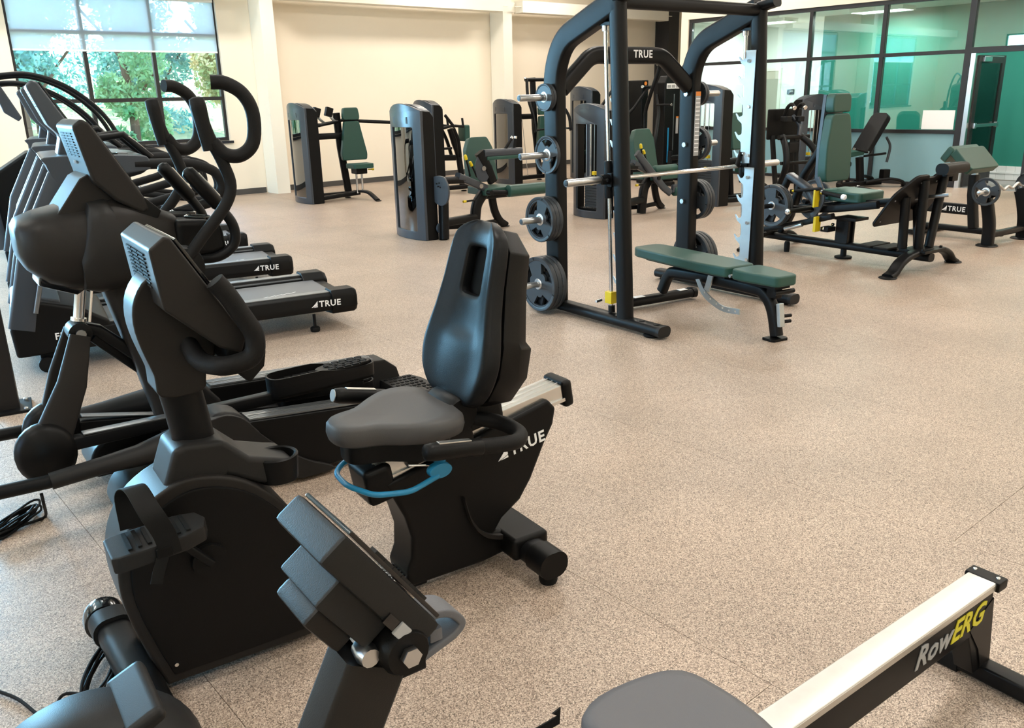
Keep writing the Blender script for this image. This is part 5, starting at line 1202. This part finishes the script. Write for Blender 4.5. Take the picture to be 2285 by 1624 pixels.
# ================================================================ weight stack machines
def tower(t, H=1.58, hw=.32, dep=.22, shield=True, stack=12, name=True, face=(0, 0, 0), knob=.62):
    """weight tower, open face towards -x, standing at the local origin"""
    def topz(y_): return H-.085*(y_/hw)**2
    ol = [(-hw, .0), (hw, .0)]+[(hw*math.cos(PI*k/16), topz(hw*math.cos(PI*k/16))) for k in range(17)]
    ol = [(-hw, 0), (hw, 0), (hw, topz(hw))]+[(hw*(1-k/8), topz(hw*(1-k/8))) for k in range(1, 16)]+[(-hw, topz(hw))]
    win = [(p[0], p[1]) for p in fil([(-hw*.66, .10, 0), (hw*.66, .10, 0), (hw*.66, H-.27, 0), (-hw*.66, H-.27, 0)], .02, 3, True)]
    def bow(p, k=.075): return (p[0]-k*(1-(p[1]/hw)**2), p[1], p[2])
    me = cut(ol, [win], .035, .006)
    g = G().mesh(me, basis((0, 0, 0), (0, 1, 0), (0, 0, 1)))
    bmesh.ops.subdivide_edges(g.bm, edges=[e for e in g.bm.edges if abs(e.verts[0].co.y-e.verts[1].co.y) > hw*.3], cuts=5)
    bmesh.ops.triangulate(g.bm, faces=g.bm.faces[:])
    g.each(bow).out('front_shroud', 'tower_plastic', t, ang=50)
    if shield:
        g = G(); 
        rr = [[(x_, y_, z_) for x_, z_ in ((.0, .095), (.0, H-.265), (.004, H-.265), (.004, .095))] for y_ in [hw*.66*(k/6-1) for k in range(13)]]
        g.rings(rr).each(bow).out('shield', 'shield', t, ang=60)
    for s in (-1, 1):
        G().prism([(.01, 0), (dep, 0), (dep, H-.16), (dep*.7, H-.095), (.01, H-.085)], s*(hw-.03), s*hw).out('side_shroud', 'black_plastic', t, bev=.012)
    cap = [(hw*(1-k/8), topz(hw*(1-k/8))) for k in range(17)]
    g = G().rings([[(x_, y_*k, z_-dz) for y_, z_ in cap]+[(x_, -hw*k, H-.20), (x_, hw*k, H-.20)] for x_, k, dz in ((.0, 1, 0.004), (dep*.75, .98, .012), (dep, .93, .05))])
    g.out('top_cap', 'tower_plastic', t, bev=.008)
    G().box((dep*.55, 0, .06), (dep*.8, hw*1.9, .10)).out('base', 'black_metal', t)
    if shield: G().box((dep-.01, 0, H*.5), (.012, hw*1.9, H*.82)).out('back_panel', 'black_plastic', t)
    # guide rods, stack, selector
    for y_ in (-.10, .10): G().lathe([(.0125, 0), (.0125, H-.35)], (.10, y_, .10), (0, 0, 1), 10).out('guide_rod', 'chrome', t)
    for y_ in (-.17, .0, .17): G().lathe([(.006, 0), (.006, H-.35)], (.085, y_, .10), (0, 0, 1), 8).out('cable', 'steel', t)
    for k in range(stack): G().box((.11, 0, .145+.038*k), (.11, .34, .035)).out('stack_plate', 'iron', t, bev=.004)
    G().lathe([(.018, 0), (.022, .01), (.022, .035), (.012, .045)], (.05, -.02, .145+.038*stack*.75), (-1, 0, 0), 12).out('selector_pin', 'yellow', t)
    G().box((.09, 0, .145+.038*stack+.03), (.05, .06, .05)).out('stack_head', 'yellow' if not shield else 'iron', t, bev=.006)
    if name:
        G().box((-.078, 0, H-.19), (.008, hw*.9, .075)).out('name_plate', 'tower_plastic', t, bev=.002); logo(t, (-.083, .11, H-.208), (0, -1, 0), (0, 0, 1), .036, mat='grey_print')
    return t
def base_feet(t, pts):
    for p in pts: G().lathe([(.05, 0), (.055, .008), (.03, .02)], (p[0], p[1], 0), (0, 0, 1), 16).out('foot_pad', 'black_plastic', t, ang=50)
def flared_leg(t, a, b, c, name='flared_leg'):
    G().sweep(cr([a, b, c], 6), rrect(.085, .045, .018, 3), up=(0, 0, 1)).out(name, 'black_metal', t, ang=60)

# ---- shoulder press by the cream column
t = thing('shoulder_press', 'shoulder press machine with tall green back pad beside the cream column', 'weight machine', (6.75,13.2,0), -6)
tower(t, 1.60, .38, .20)
G().sweep([(.18, .05, 1.05), (.86, .10, 1.05)], rrect(.10, .10, .03, 3), up=(0, 0, 1)).out('upper_beam', 'black_metal', t)
G().sweep([(.74, .12, 1.42), (.78, .14, .85), (.86, .12, .06)], rrect(.09, .12, .03, 3), up=(1, 0, 0)).out('main_post', 'black_metal', t, ang=60)
G().sweep([(.2, .05, .08), (.95, .08, .08)], rrect(.10, .08, .02, 3), up=(0, 0, 1)).out('base_beam', 'black_metal', t)
G().sweep([(.2, -.25, .07), (.55, -.16, .08), (.98, -.05, .09)], rrect(.07, .07, .02, 3), up=(0, 0, 1)).out('base_strut', 'black_metal', t)
flared_leg(t, (.93, .0, .11), (.97, -.40, .13), (1.0, -.72, .012)); base_feet(t, [(1.0, -.74), (.85, .15)])
Mb = basis((.94, .0, .64), (1, 0, 0), (-.05, .06, 1))
cushion(t, 'back_pad', [(-.22, 0), (.22, 0), (.235, .10), (.13, .64), (-.13, .64), (-.235, .10)], .0, .09, Mb)
cushion(t, 'head_pad', [(-.14, .66), (.14, .66), (.15, .72), (.13, .86), (-.13, .86), (-.15, .72)], .0, .09, Mb)
G().box((.90, .05, 1.05), (.14, .04, .80)).out('pad_board', 'black_metal', t)
cushion(t, 'seat_pad', [(.76, -.42), (1.12, -.42), (1.14, -.10), (.74, -.10)], .52, .60)
G().box((.94, -.20, .47), (.20, .22, .09)).out('seat_bracket', 'black_metal', t, bev=.01)
for q in (-.05, .05): G().lathe([(.018, 0), (.018, .40)], (.94+q, -.18, .10), (0, 0, 1), 12).out('seat_post', 'chrome', t)
G().lathe([(.008, 0), (.012, .07), (.018, .075), (.018, .11)], (1.06, -.28, .49), (1, -.2, 0), 10).out('seat_lever', 'yellow', t)
for s, x0, x1 in ((-1, .74, .32), (1, 1.10, 1.62)):
    G().tube(fil([(.86, .16, 1.30), (x0, .10, 1.28), (x1, -.15, 1.24)], .06), .028, 12).out('press_arm', 'black_metal', t)
    G().lathe([(.03, 0), (.032, .01), (.032, .10), (.03, .11)], (x1, -.15, 1.24), (-1 if s < 0 else 1, -.3, -.05), 12).out('arm_grip', 'grip_rubber', t)
for q in (.36, .58): 
    G().box((q, .05, 1.44), (.12, .09, .15), Matrix.Rotation(.3, 3, 'Y')).out('counter_block', 'black_plastic', t, bev=.015)
    G().sweep(cr([(q, .05, 1.40), (q+.06, .05, 1.32), (q+.14, .1, 1.27)], 5), rrect(.04, .05, .012), up=(0, 1, 0)).out('pivot_arm', 'galvanized', t)

# ---- leg machines
def leg_machine(t, low):
    base_feet(t, [(.19, -.43), (1.38, -.02)])
    G().sweep([(.20, -.43, .01), (.22, -.42, .46)], rrect(.12, .10, .03, 3), up=(1, 0, 0)).out('near_post', 'black_metal', t, ang=60)
    G().sweep([(.22, -.42, .20), (.76, -.26, .20)], rrect(.09, .10, .03, 3), up=(0, 0, 1)).out('cross_beam', 'black_metal', t)
    G().sweep(cr([(.74, -.26, .012), (.76, -.26, .20), (.80, -.25, .36), (.92, -.24, .50)], 5), rrect(.13, .09, .03, 3), up=(0, 1, 0)).out('centre_post', 'black_metal', t, ang=60)
    G().sweep(cr([(1.10, -.12, .46), (1.14, -.12, .25), (1.24, -.08, .10), (1.38, -.02, .012)], 5), rrect(.10, .07, .025, 3), up=(0, 1, 0)).out('rear_leg', 'black_metal', t, ang=60)
    G().sweep([(.15, .0, .09), (.80, -.20, .09), (1.30, -.05, .09)], rrect(.05, .06, .015), up=(0, 0, 1)).out('base_strut', 'black_metal', t)
    # cam and shaft
    cm = [(p.x, p.y) for p in cr([(0, .18, 0), (.10, .15, 0), (.15, .02, 0), (.12, -.12, 0), (.02, -.17, 0), (-.10, -.10, 0), (-.14, .05, 0), (-.09, .15, 0)], 4, True)]
    G().mesh(cut(cm, (), .03, .004), basis((.16, -.44, .58), (.35, -1, 0), (0, 0, 1))).out('cam', 'tower_plastic', t)
    for a, b in ((.03, .10), (-.03, .09), (.0, .06), (.05, .05)): disc(t, (.15-.02, -.46-a, .58+b), (-1, -.35, 0), .010, .01, 'black_plastic', 'cam_hole', 10)
    G().tube([(.17, -.43, .70), (.55, -.36, .68)], .045, 14).out('shaft', 'black_metal', t)
    G().sweep([(.45, -.38, .73), (.90, -.29, .55)], rrect(.09, .09, .02), up=(0, 1, 0)).out('swing_lever', 'tower_plastic', t)
    disc(t, (.80, -.35, .585), (0, 1, 0), .028, .03, 'chrome', 'pivot', 14)
    G().lathe([(.03, 0), (.03, .24)], (.90, -.20, .50), (0, -1, 0), 14).out('lever_shaft', 'black_metal', t)
    # pads
    Mb = basis((1.08, .10, .58), (1, 0, 0), (0, .10, .5))
    cushion(t, 'back_pad', [(-.22, 0), (.22, 0), (.20, .42), (.13, .56), (-.13, .56), (-.20, .42)], .0, .10, Mb)
    cushion(t, 'seat_pad', [(.86, -.36), (1.36, -.36), (1.36, .08), (.86, .08)], .46, .55)
    G().sweep([(.86, -.20, .45), (1.36, -.20, .45)], rrect(.10, .09, .02), up=(0, 0, 1)).out('seat_beam', 'black_metal', t)
    def roll(x0, x1, y_, z_, r_, nm):
        G().lathe([(r_*.75, 0), (r_, .015), (r_, x1-x0-.015), (r_*.75, x1-x0)], (x0, y_, z_), (1, 0, 0), 22).out(nm, 'vinyl_green', t, ang=50)
    if low:
        roll(1.22, 1.78, -.40, .29, .07, 'shin_roll')
        G().sweep([(.50, -.40, .86), (1.02, -.40, .36), (1.16, -.40, .27)], rrect(.10, .05, .02), up=(0, 1, 0)).out('shin_lever', 'tower_plastic', t); roll(.92, 1.36, -.30, .60, .06, 'thigh_roll')
        G().box((1.46, -.41, .33), (.56, .05, .11)).out('roll_guard', 'tower_plastic', t, bev=.015)
    else:
        roll(1.16, 1.74, -.40, .50, .075, 'shin_roll')
        G().sweep([(.95, -.35, .50), (1.16, -.38, .48)], rrect(.08, .06, .02), up=(0, 0, 1)).out('shin_lever', 'black_metal', t)
        G().sweep([(.84, -.36, .975), (1.40, -.36, .975)], rrect(.10, .09, .025, 3), up=(0, 0, 1)).out('clamp_bar', 'tower_plastic', t, ang=60)
        G().box((1.13, -.36, .915), (.52, .10, .045)).out('clamp_pad', 'vinyl_green', t, bev=.012)
        q = [(p.x, p.y) for p in cr([(0, .20, 0), (.10, .12, 0), (.12, -.05, 0), (.05, -.16, 0), (-.06, -.12, 0), (-.09, .05, 0)], 4, True)]
        G().mesh(cut(q, (), .014, .003), basis((.80, -.38, .80), (1, 0, 0), (0, 0, 1))).out('range_quadrant', 'tower_plastic', t); disc(t, (.82, -.395, .80), (0, 1, 0), .03, .02, 'chrome', 'pivot', 14)
        G().sweep([(.78, -.36, .99), (.90, -.36, .80), (.98, -.34, .62)], rrect(.11, .08, .02), up=(0, 1, 0)).out('clamp_arm', 'black_metal', t)
        for x_, dx in ((1.16, .10), (1.30, .02)):
            G().tube([(x_, -.36, 1.0), (x_+dx, -.37, 1.13)], .018, 10).out('hand_grip', 'grip_rubber', t); G().lathe([(.02, 0), (.02, .03)], (x_+dx, -.37, 1.13), (dx, 0, .13), 10).out('grip_cap', 'chrome', t)
    for a, b in (((.62, -.40, .72), (.56, -.42, .92)), ((.74, -.36, .70), (.66, -.38, .84))):
        G().tube([a, b], .011, 8).out('adjust_lever', 'black_metal', t); d_ = (Vector(b)-Vector(a)).normalized(); G().lathe([(.02, 0), (.02, .045), (.014, .06)], b, d_, 10).out('lever_knob', 'yellow', t)
    G().tube([(.72, -.33, .42), (.56, -.36, .42)], .012, 8).out('pull_rod', 'black_metal', t); G().lathe([(.016, 0), (.016, .04)], (.57, -.36, .42), (-1, -.1, 0), 10).out('rod_knob', 'yellow', t)
t = thing('leg_curl_machine', 'leg curl machine with closed tower and round cam plate', 'weight machine', (5.88,8.75,0), -6)
tower(t, 1.58, .38, .16); leg_machine(t, False)
G().lathe([(.06, -.012), (.06, .012)], (.17, -.40, .14), (.3, -1, 0), 18).out('pulley', 'tower_plastic', t)
t = thing('leg_extension_machine', 'leg extension machine with open tower and visible chrome guide rods', 'weight machine', (8.58,8.35,0), -6)
tower(t, 1.52, .33, .16, shield=False, name=False, stack=11); leg_machine(t, True)

# ---- row machine behind the leg curl
t = thing('row_machine', 'seated row machine with small green chest pad behind the leg curl', 'weight machine', (8.80, 12.55, 0), -6)
tower(t, 1.60, .33, .20)
G().sweep([(.18, 0, .62), (.60, 0, .60)], rrect(.09, .10, .025), up=(0, 0, 1)).out('upper_beam', 'black_metal', t)
G().sweep(cr([(.52, 0, 1.10), (.60, 0, .85), (.68, 0, .60), (.74, 0, .05)], 5), rrect(.10, .08, .025), up=(0, 1, 0)).out('main_post', 'black_metal', t, ang=60)
G().sweep([(.15, 0, .08), (1.1, 0, .08)], rrect(.10, .08, .02), up=(0, 0, 1)).out('base_beam', 'black_metal', t); base_feet(t, [(.76, .0), (1.12, 0)])
Mb = basis((.76, -.08, 1.02), (0, 1, 0), (0, 0, 1))
cushion(t, 'chest_pad', [(-.12, -.14), (.12, -.14), (.12, .14), (-.12, .14)], -.05, .05, Mb)
cushion(t, 'seat_pad', [(.90, -.18), (1.22, -.18), (1.22, .18), (.90, .18)], .46, .54); G().box((1.06, 0, .28), (.09, .09, .34)).out('seat_post', 'black_metal', t, bev=.01)
for s in (-1, 1):
    G().tube(fil([(.24, .2*s, 1.12), (.45, .24*s, 1.16), (.62, .26*s, 1.14)], .05), .024, 10).out('row_arm', 'black_metal', t)
    G().tube([(.30, .22*s, 1.34), (.46, .24*s, 1.14)], .026, 10).out('arm_pad', 'vinyl_black', t); G().tube([(.64, .26*s, 1.12), (.62, .26*s, 1.28)], .02, 10).out('hand_grip', 'grip_rubber', t)
    G().sweep(cr([(.46, .22*s, 1.12), (.56, .2*s, .90), (.62, .15*s, .62)], 5), rrect(.05, .06, .015), up=(0, 1, 0)).out('swing_post', 'black_metal', t)
G().sweep([(.2, -.2, .78), (.42, -.2, .78)], rrect(.04, .04, .01), up=(0, 0, 1)).out('cable_arm', 'black_metal', t)

# ---- chest press near the second cream column
t = thing('chest_press', 'chest press machine with converging overhead arms near the second cream column', 'weight machine', (10.9,12.9,0), -6)
tower(t, 1.58, .33, .20)
G().sweep([(.18, 0, 1.24), (.72, .06, 1.24)], rrect(.10, .10, .03), up=(0, 0, 1)).out('upper_beam', 'black_metal', t)
G().sweep([(.80, .14, 1.96), (.84, .14, 1.0), (.94, .12, .06)], rrect(.09, .11, .03), up=(1, 0, 0)).out('main_post', 'black_metal', t, ang=60)
G().tube([(.60, .10, 1.92), (1.24, .10, 1.92)], .035, 12).out('top_bar', 'black_metal', t)
for q in (.60, 1.24): disc(t, (q, .10, 1.95), (0, .2, 1), .03, .03, 'chrome', 'pivot', 12)
for s, x0, x1 in ((-1, .62, .56), (1, 1.20, 1.42)):
    G().sweep(cr([(x0, .08, 1.93), (x0-.07*(1 if s < 0 else -.6), -.05, 1.60), (x1, -.20, 1.25), (x1, -.28, .95)], 5), rrect(.045, .06, .015), up=(0, 1, 0)).out('press_arm', 'black_metal', t, ang=60)
    G().tube([(x1, -.28, .99), (x1+(.20 if s < 0 else -.12), -.30, 1.0)], .018, 10).out('hand_grip', 'grip_rubber', t); disc(t, (x1+(.205 if s < 0 else -.125), -.30, 1.0), (1, 0, 0), .02, .02, 'chrome', 'grip_cap', 10)
Mb = basis((.98, .0, .62), (1, 0, 0), (-.04, .08, 1))
cushion(t, 'back_pad', [(-.20, 0), (.20, 0), (.215, .10), (.13, .62), (-.13, .62), (-.215, .10)], .0, .09, Mb)
cushion(t, 'head_pad', [(-.14, .64), (.14, .64), (.13, .80), (-.13, .80)], .0, .09, Mb)
cushion(t, 'seat_pad', [(.82, -.44), (1.16, -.44), (1.18, -.12), (.80, -.12)], .44, .52); G().box((.99, -.22, .26), (.09, .09, .38)).out('seat_post', 'black_metal', t, bev=.01)
G().sweep([(.2, 0, .08), (1.0, .05, .08)], rrect(.10, .08, .02), up=(0, 0, 1)).out('base_beam', 'black_metal', t)
flared_leg(t, (.98, .0, .10), (1.0, -.40, .12), (1.02, -.72, .012)); base_feet(t, [(1.02, -.74), (.94, .14)])
G().tube([(.40, -.05, 1.20), (.52, -.05, .12)], .006, 6).out('cable', 'steel', t)

# ---- tall tower in the back
t = thing('lat_pulldown', 'tall weight tower standing behind the leg extension machine', 'weight machine', (12.55, 12.45, 0), -6)
tower(t, 1.78, .33, .22)
G().sweep([(.2, 0, .08), (1.2, 0, .08)], rrect(.10, .08, .02), up=(0, 0, 1)).out('base_beam', 'black_metal', t); cushion(t, 'seat_pad', [(.8, -.2), (1.1, -.2), (1.1, .2), (.8, .2)], .46, .54); G().box((.95, 0, .27), (.09, .09, .36)).out('seat_post', 'black_metal', t, bev=.01)
G().sweep([(.9, .1, 1.70), (.62, .1, 1.40), (.3, .1, 1.25)], rrect(.05, .05, .015), up=(0, 1, 0)).out('lever_arm', 'black_metal', t)
# ---- dark tall panel beside it
t = thing('cable_column', 'tall dark panel column with a small orange sticker', 'weight machine', (12.95, 11.35, 0), -6)
G().box((0, 0, .93), (.16, .46, 1.86)).out('column_shroud', 'black_plastic', t, bev=.02, seg=3)
G().lathe([(.035, 0), (.035, .004)], (-.0, -.232, 1.80), (0, -1, 0), 16).out('sticker', 'orange_print', t)
G().tube(fil([(.10, -.30, 1.74), (.0, -.30, 1.72), (-.35, -.30, 1.36), (-.60, -.25, 1.15)], .03), .028, 10).out('swing_arm', 'black_metal', t)
G().lathe([(.02, 0), (.02, .26)], (.09, -.30, 1.74), (-1, -.15, 0), 10).out('hand_grip', 'grip_rubber', t); disc(t, (-.18, -.345, 1.74), (1, .15, 0), .028, .03, 'chrome', 'grip_cap', 12)
G().sweep([(-.1, 0, .06), (.9, 0, .06)], rrect(.12, .08, .02), up=(0, 0, 1)).out('base_beam', 'black_metal', t)

# ---- cable machine in front of the dark column
t = thing('cable_machine', 'dark assisted dip and chin machine with tube frame and white chart', 'weight machine', (12.86, 10.50, 0), -4)
G().prism([(-.21, .10), (.21, .10), (.21, 1.80), (.14, 1.92), (-.14, 1.92), (-.21, 1.80)], -.10, .10).out('column_shroud', 'black_plastic', t, bev=.02, seg=3)
G().box((.0, -.103, 1.74), (.34, .006, .09)).out('exercise_chart', 'paper', t)
for q in (-.11, 0, .11): G().box((q, -.107, 1.735), (.09, .003, .05)).out('chart_figure', 'grey_print', t)
G().box((.03, -.103, 1.10), (.016, .01, 1.0)).out('pin_slot', 'steel', t); G().box((-.10, -.103, .70), (.03, .01, .62)).out('weight_scale', 'blue_lever', t); G().box((.13, -.103, 1.05), (.06, .004, .30)).out('notice_strip', 'grey_print', t); G().box((.13, -.105, 1.19), (.06, .004, .03)).out('strip_header', 'orange_print', t)
for s in (-1, 1):
    P = [(-.05*0+.30*s, .30, .05), (.30*s, .30, 1.30), (.36*s, .05, 1.75), (.30*s, -.05, 2.10), (.42*s, -.20, 2.22)]
    G().tube(fil(P, .14, 5), .035, 10).out('frame_tube', 'black_metal', t)
    G().tube(fil([(.62*s, -.25, .55), (.58*s, -.25, .85), (.30*s, -.05, 1.30), (.27*s, .05, 1.60)], .10, 5), .033, 10).out('side_tube', 'black_metal', t)
    G().tube([(.36*s, -.05, 1.42), (.36*s, -.40, 1.42)], .018, 8).out('dip_handle', 'grip_rubber', t); disc(t, (.36*s, -.41, 1.42), (0, 1, 0), .024, .02, 'chrome', 'handle_cap', 10)
    G().tube([(.36*s, -.05, 2.18), (.52*s, -.36, 2.20)], .018, 8).out('chin_handle', 'grip_rubber', t); disc(t, (.36*s, -.05, 2.10), (0, 1, 0), .026, .02, 'chrome', 'handle_cap', 10)
    G().sweep([(.40*s, -.55, .05), (.40*s, .35, .05)], rrect(.08, .08, .02), up=(0, 0, 1)).out('floor_runner', 'black_metal', t)
    G().sweep([(.40*s, -.45, .06), (.40*s, -.45, .62)], rrect(.07, .07, .02), up=(1, 0, 0)).out('step_post', 'black_metal', t)
G().sweep([(-.42, -.45, .50), (.42, -.45, .50)], rrect(.08, .09, .02), up=(0, 0, 1)).out('step_bar', 'black_metal', t)
G().sweep([(-.05, -.40, .55), (.45, -.30, .95)], rrect(.06, .05, .015), up=(0, 1, 0)).out('knee_arm', 'black_metal', t); cushion(t, 'knee_pad', [(.30, -.50), (.62, -.50), (.62, -.22), (.30, -.22)], .96, 1.02, mat='vinyl_black')
for q in (.12, .24, .36): G().box((.1, -.28, q), (.40, .22, .03)).out('step', 'black_metal', t, bev=.006)

# ---- tower with the plates in front (seen past the rack)
t = thing('hip_machine', 'tall weight tower with green pad standing behind the rack plates', 'weight machine', (10.62, 7.98, 0), -6)
tower(t, 1.74, .33, .22, shield=False, name=False, stack=14)
Mb = basis((.62, -.10, .78), (1, 0, 0), (0, .10, .5))
cushion(t, 'back_pad', [(-.20, 0), (.20, 0), (.18, .42), (.12, .54), (-.12, .54), (-.18, .42)], .0, .10, Mb)
G().sweep([(.2, -.1, .62), (.95, -.1, .62)], rrect(.10, .10, .03), up=(0, 0, 1)).out('upper_beam', 'black_metal', t)
G().sweep([(.60, .10, 1.15), (.66, .08, .6), (.70, .05, .06)], rrect(.08, .09, .02), up=(1, 0, 0)).out('main_post', 'black_metal', t)
cushion(t, 'seat_pad', [(.48, -.55), (.80, -.55), (.80, -.18), (.48, -.18)], .46, .54); G().box((.64, -.36, .27), (.09, .09, .36)).out('seat_post', 'black_metal', t, bev=.01)
for q in (-.25, .05, .2): G().sweep([(.2, q, .07), (1.0, q-.2, .07)], rrect(.06, .07, .015), up=(0, 0, 1)).out('base_beam', 'black_metal', t)
G().sweep([(.30, -.45, .55), (.75, -.5, .30), (1.0, -.52, .16)], rrect(.05, .06, .01), up=(0, 1, 0)).out('leg_arm', 'black_metal', t)

# ---- abdominal machine with bowed tubes
t = thing('abdominal_machine', 'black machine with two bowed tubes and looped top handles', 'weight machine', (12.22, 7.47, 0), -20)
G().box((0, .28, 1.12), (.62, .05, .46)).out('back_shield', 'black_plastic', t, bev=.02, seg=3)
for s in (-1, 1):
    P = [(.17*s-.02, .05, .95), (.25*s+.02, -.10, .78), (.30*s+.04, -.18, .55), (.26*s, -.10, .30), (.20*s-.05, .08, .04)]
    G().tube(cr(P, 6), .05, 12).out('bowed_tube', 'black_metal', t)
    G().tube(cr([(.10*s, .18, 1.18), (.10*s, .10, 1.36), (.10*s, .0, 1.42), (.10*s, -.06, 1.38)], 5), .028, 10).out('looped_handle', 'grip_rubber', t); disc(t, (.10*s, -.07, 1.37), (0, 1, .4), .032, .03, 'chrome', 'handle_cap', 12)
    G().sweep([(.30*s, -.45, .05), (.30*s, .35, .05)], rrect(.07, .08, .02), up=(0, 0, 1)).out('floor_runner', 'black_metal', t)
    G().sweep([(.20*s, .10, .06), (.22*s, .26, .95)], rrect(.06, .07, .015), up=(1, 0, 0)).out('rear_post', 'black_metal', t)
G().sweep([(-.28, .02, .93), (.28, .02, .93)], rrect(.07, .07, .02), up=(0, 0, 1)).out('top_bar', 'black_metal', t); G().sweep([(-.30, -.1, .55), (.30, -.1, .55)], rrect(.05, .05, .015), up=(0, 0, 1)).out('cross_bar', 'black_metal', t)
G().box((0, .02, .78), (.20, .08, .16)).out('pad_block', 'vinyl_black', t, bev=.03)
G().sweep(cr([(.05, .15, 1.25), (.12, .05, 1.10), (.08, 0, .95)], 5), rrect(.06, .05, .012), up=(0, 1, 0)).out('lever_arm', 'tower_plastic', t)
for s in (-1, 1): cushion(t, 'shoulder_pad', [(.12*s-.06, .0), (.12*s+.06, .0), (.12*s+.06, .16), (.12*s-.06, .16)], 1.16, 1.24, mat='vinyl_black')

# ---- tower turned towards the rack
t = thing('selector_tower', 'weight tower with name badge standing behind the leg press back pad', 'weight machine', (14.38, 8.42, 0), 75)
tower(t, 1.55, .30, .26, shield=False, name=True, stack=9)
G().sweep([(.2, 0, .08), (.9, 0, .08)], rrect(.10, .08, .02), up=(0, 0, 1)).out('base_beam', 'black_metal', t)

# ---- inner thigh machine by the frosted panels
t = thing('thigh_machine', 'seated machine with reclined dark back pad in front of the frosted panels', 'weight machine', (14.35, 7.45, 0), -20)
ba, bb = Vector((-.02, .0, .60)), Vector((.36, .02, 1.18)); bd = (bb-ba).normalized(); 
M3 = basis((ba+bb)/2, (0, 1, 0), bd)
cushion(t, 'back_pad', [(-.19, -.36), (.19, -.36), (.19, .30), (.13, .37), (-.13, .37), (-.19, .30)], -.05, .05, M3, mat='vinyl_black')
cushion(t, 'seat_pad', [(-.42, -.19), (-.04, -.17), (-.04, .17), (-.42, .19)], .56, .64, Matrix.Rotation(-.10, 4, 'Y'))
G().sweep([(-.05, 0, .50), (.02, 0, .06)], rrect(.12, .09, .02), up=(0, 1, 0)).out('main_post', 'black_metal', t); G().sweep([(-.28, 0, .50), (-.26, 0, .06)], rrect(.06, .06, .02), up=(0, 1, 0)).out('seat_post', 'black_metal', t)
G().sweep([(-.50, -.05, .06), (.40, -.05, .06)], rrect(.10, .08, .02), up=(0, 0, 1)).out('base_beam', 'black_metal', t)
G().tube([(.0, -.05, .52), (.42, -.10, .55)], .02, 10).out('rear_arm', 'black_metal', t)
G().tube(cr([(.40, -.10, .82), (.50, -.10, .66), (.46, -.10, .40)], 6), .022, 10).out('range_arc', 'iron', t)
for s in (-1, 1):
    G().tube([(-.36, .20*s, .66), (-.10, .24*s, .60)], .018, 10).out('hand_grip', 'grip_rubber', t)
    for e in ((-.36, .20*s, .66), (-.10, .24*s, .60)): disc(t, e, (1, 0, -.2), .024, .03, 'chrome', 'grip_cap', 10)
    G().sweep(cr([(-.30, .05*s, .40), (-.52, .18*s, .36), (-.62, .22*s, .10)], 5), rrect(.07, .08, .02), up=(0, 0, 1)).out('leg_arm', 'black_metal', t)
    G().sweep(cr([(.05, .1*s, .08), (.32, .30*s, .14), (.55, .36*s, .10), (.62, .38*s, .03)], 5), rrect(.12, .05, .02), up=(0, 0, 1)).out('rear_foot', 'black_metal', t); base_feet(t, [(.62, .38*s), (-.62, .22*s)])
G().lathe([(.13, -.03), (.14, 0), (.13, .03)], (-.06, .42, .72), (.3, -1, 0), 24).out('knee_pad', 'vinyl_black', t, bev=.006)
G().box((.30, -.25, .22), (.14, .12, .16)).out('foot_block', 'black_plastic', t, bev=.02)

# ---- steel waste bin
t = thing('waste_bin', 'slim stainless steel bin beside the leg extension tower', 'bin', (8.40, 8.86, 0))
G().lathe([(.13, 0), (.135, .01), (.135, .70), (.13, .71)], (0, 0, 0), (0, 0, 1), 28).out('bin_body', 'steel_bin', t, ang=50)
G().lathe([(.137, .66), (.137, .72), (.10, .735), (.09, .72)], (0, 0, 0), (0, 0, 1), 28).out('bin_rim', 'black_plastic', t, ang=50)
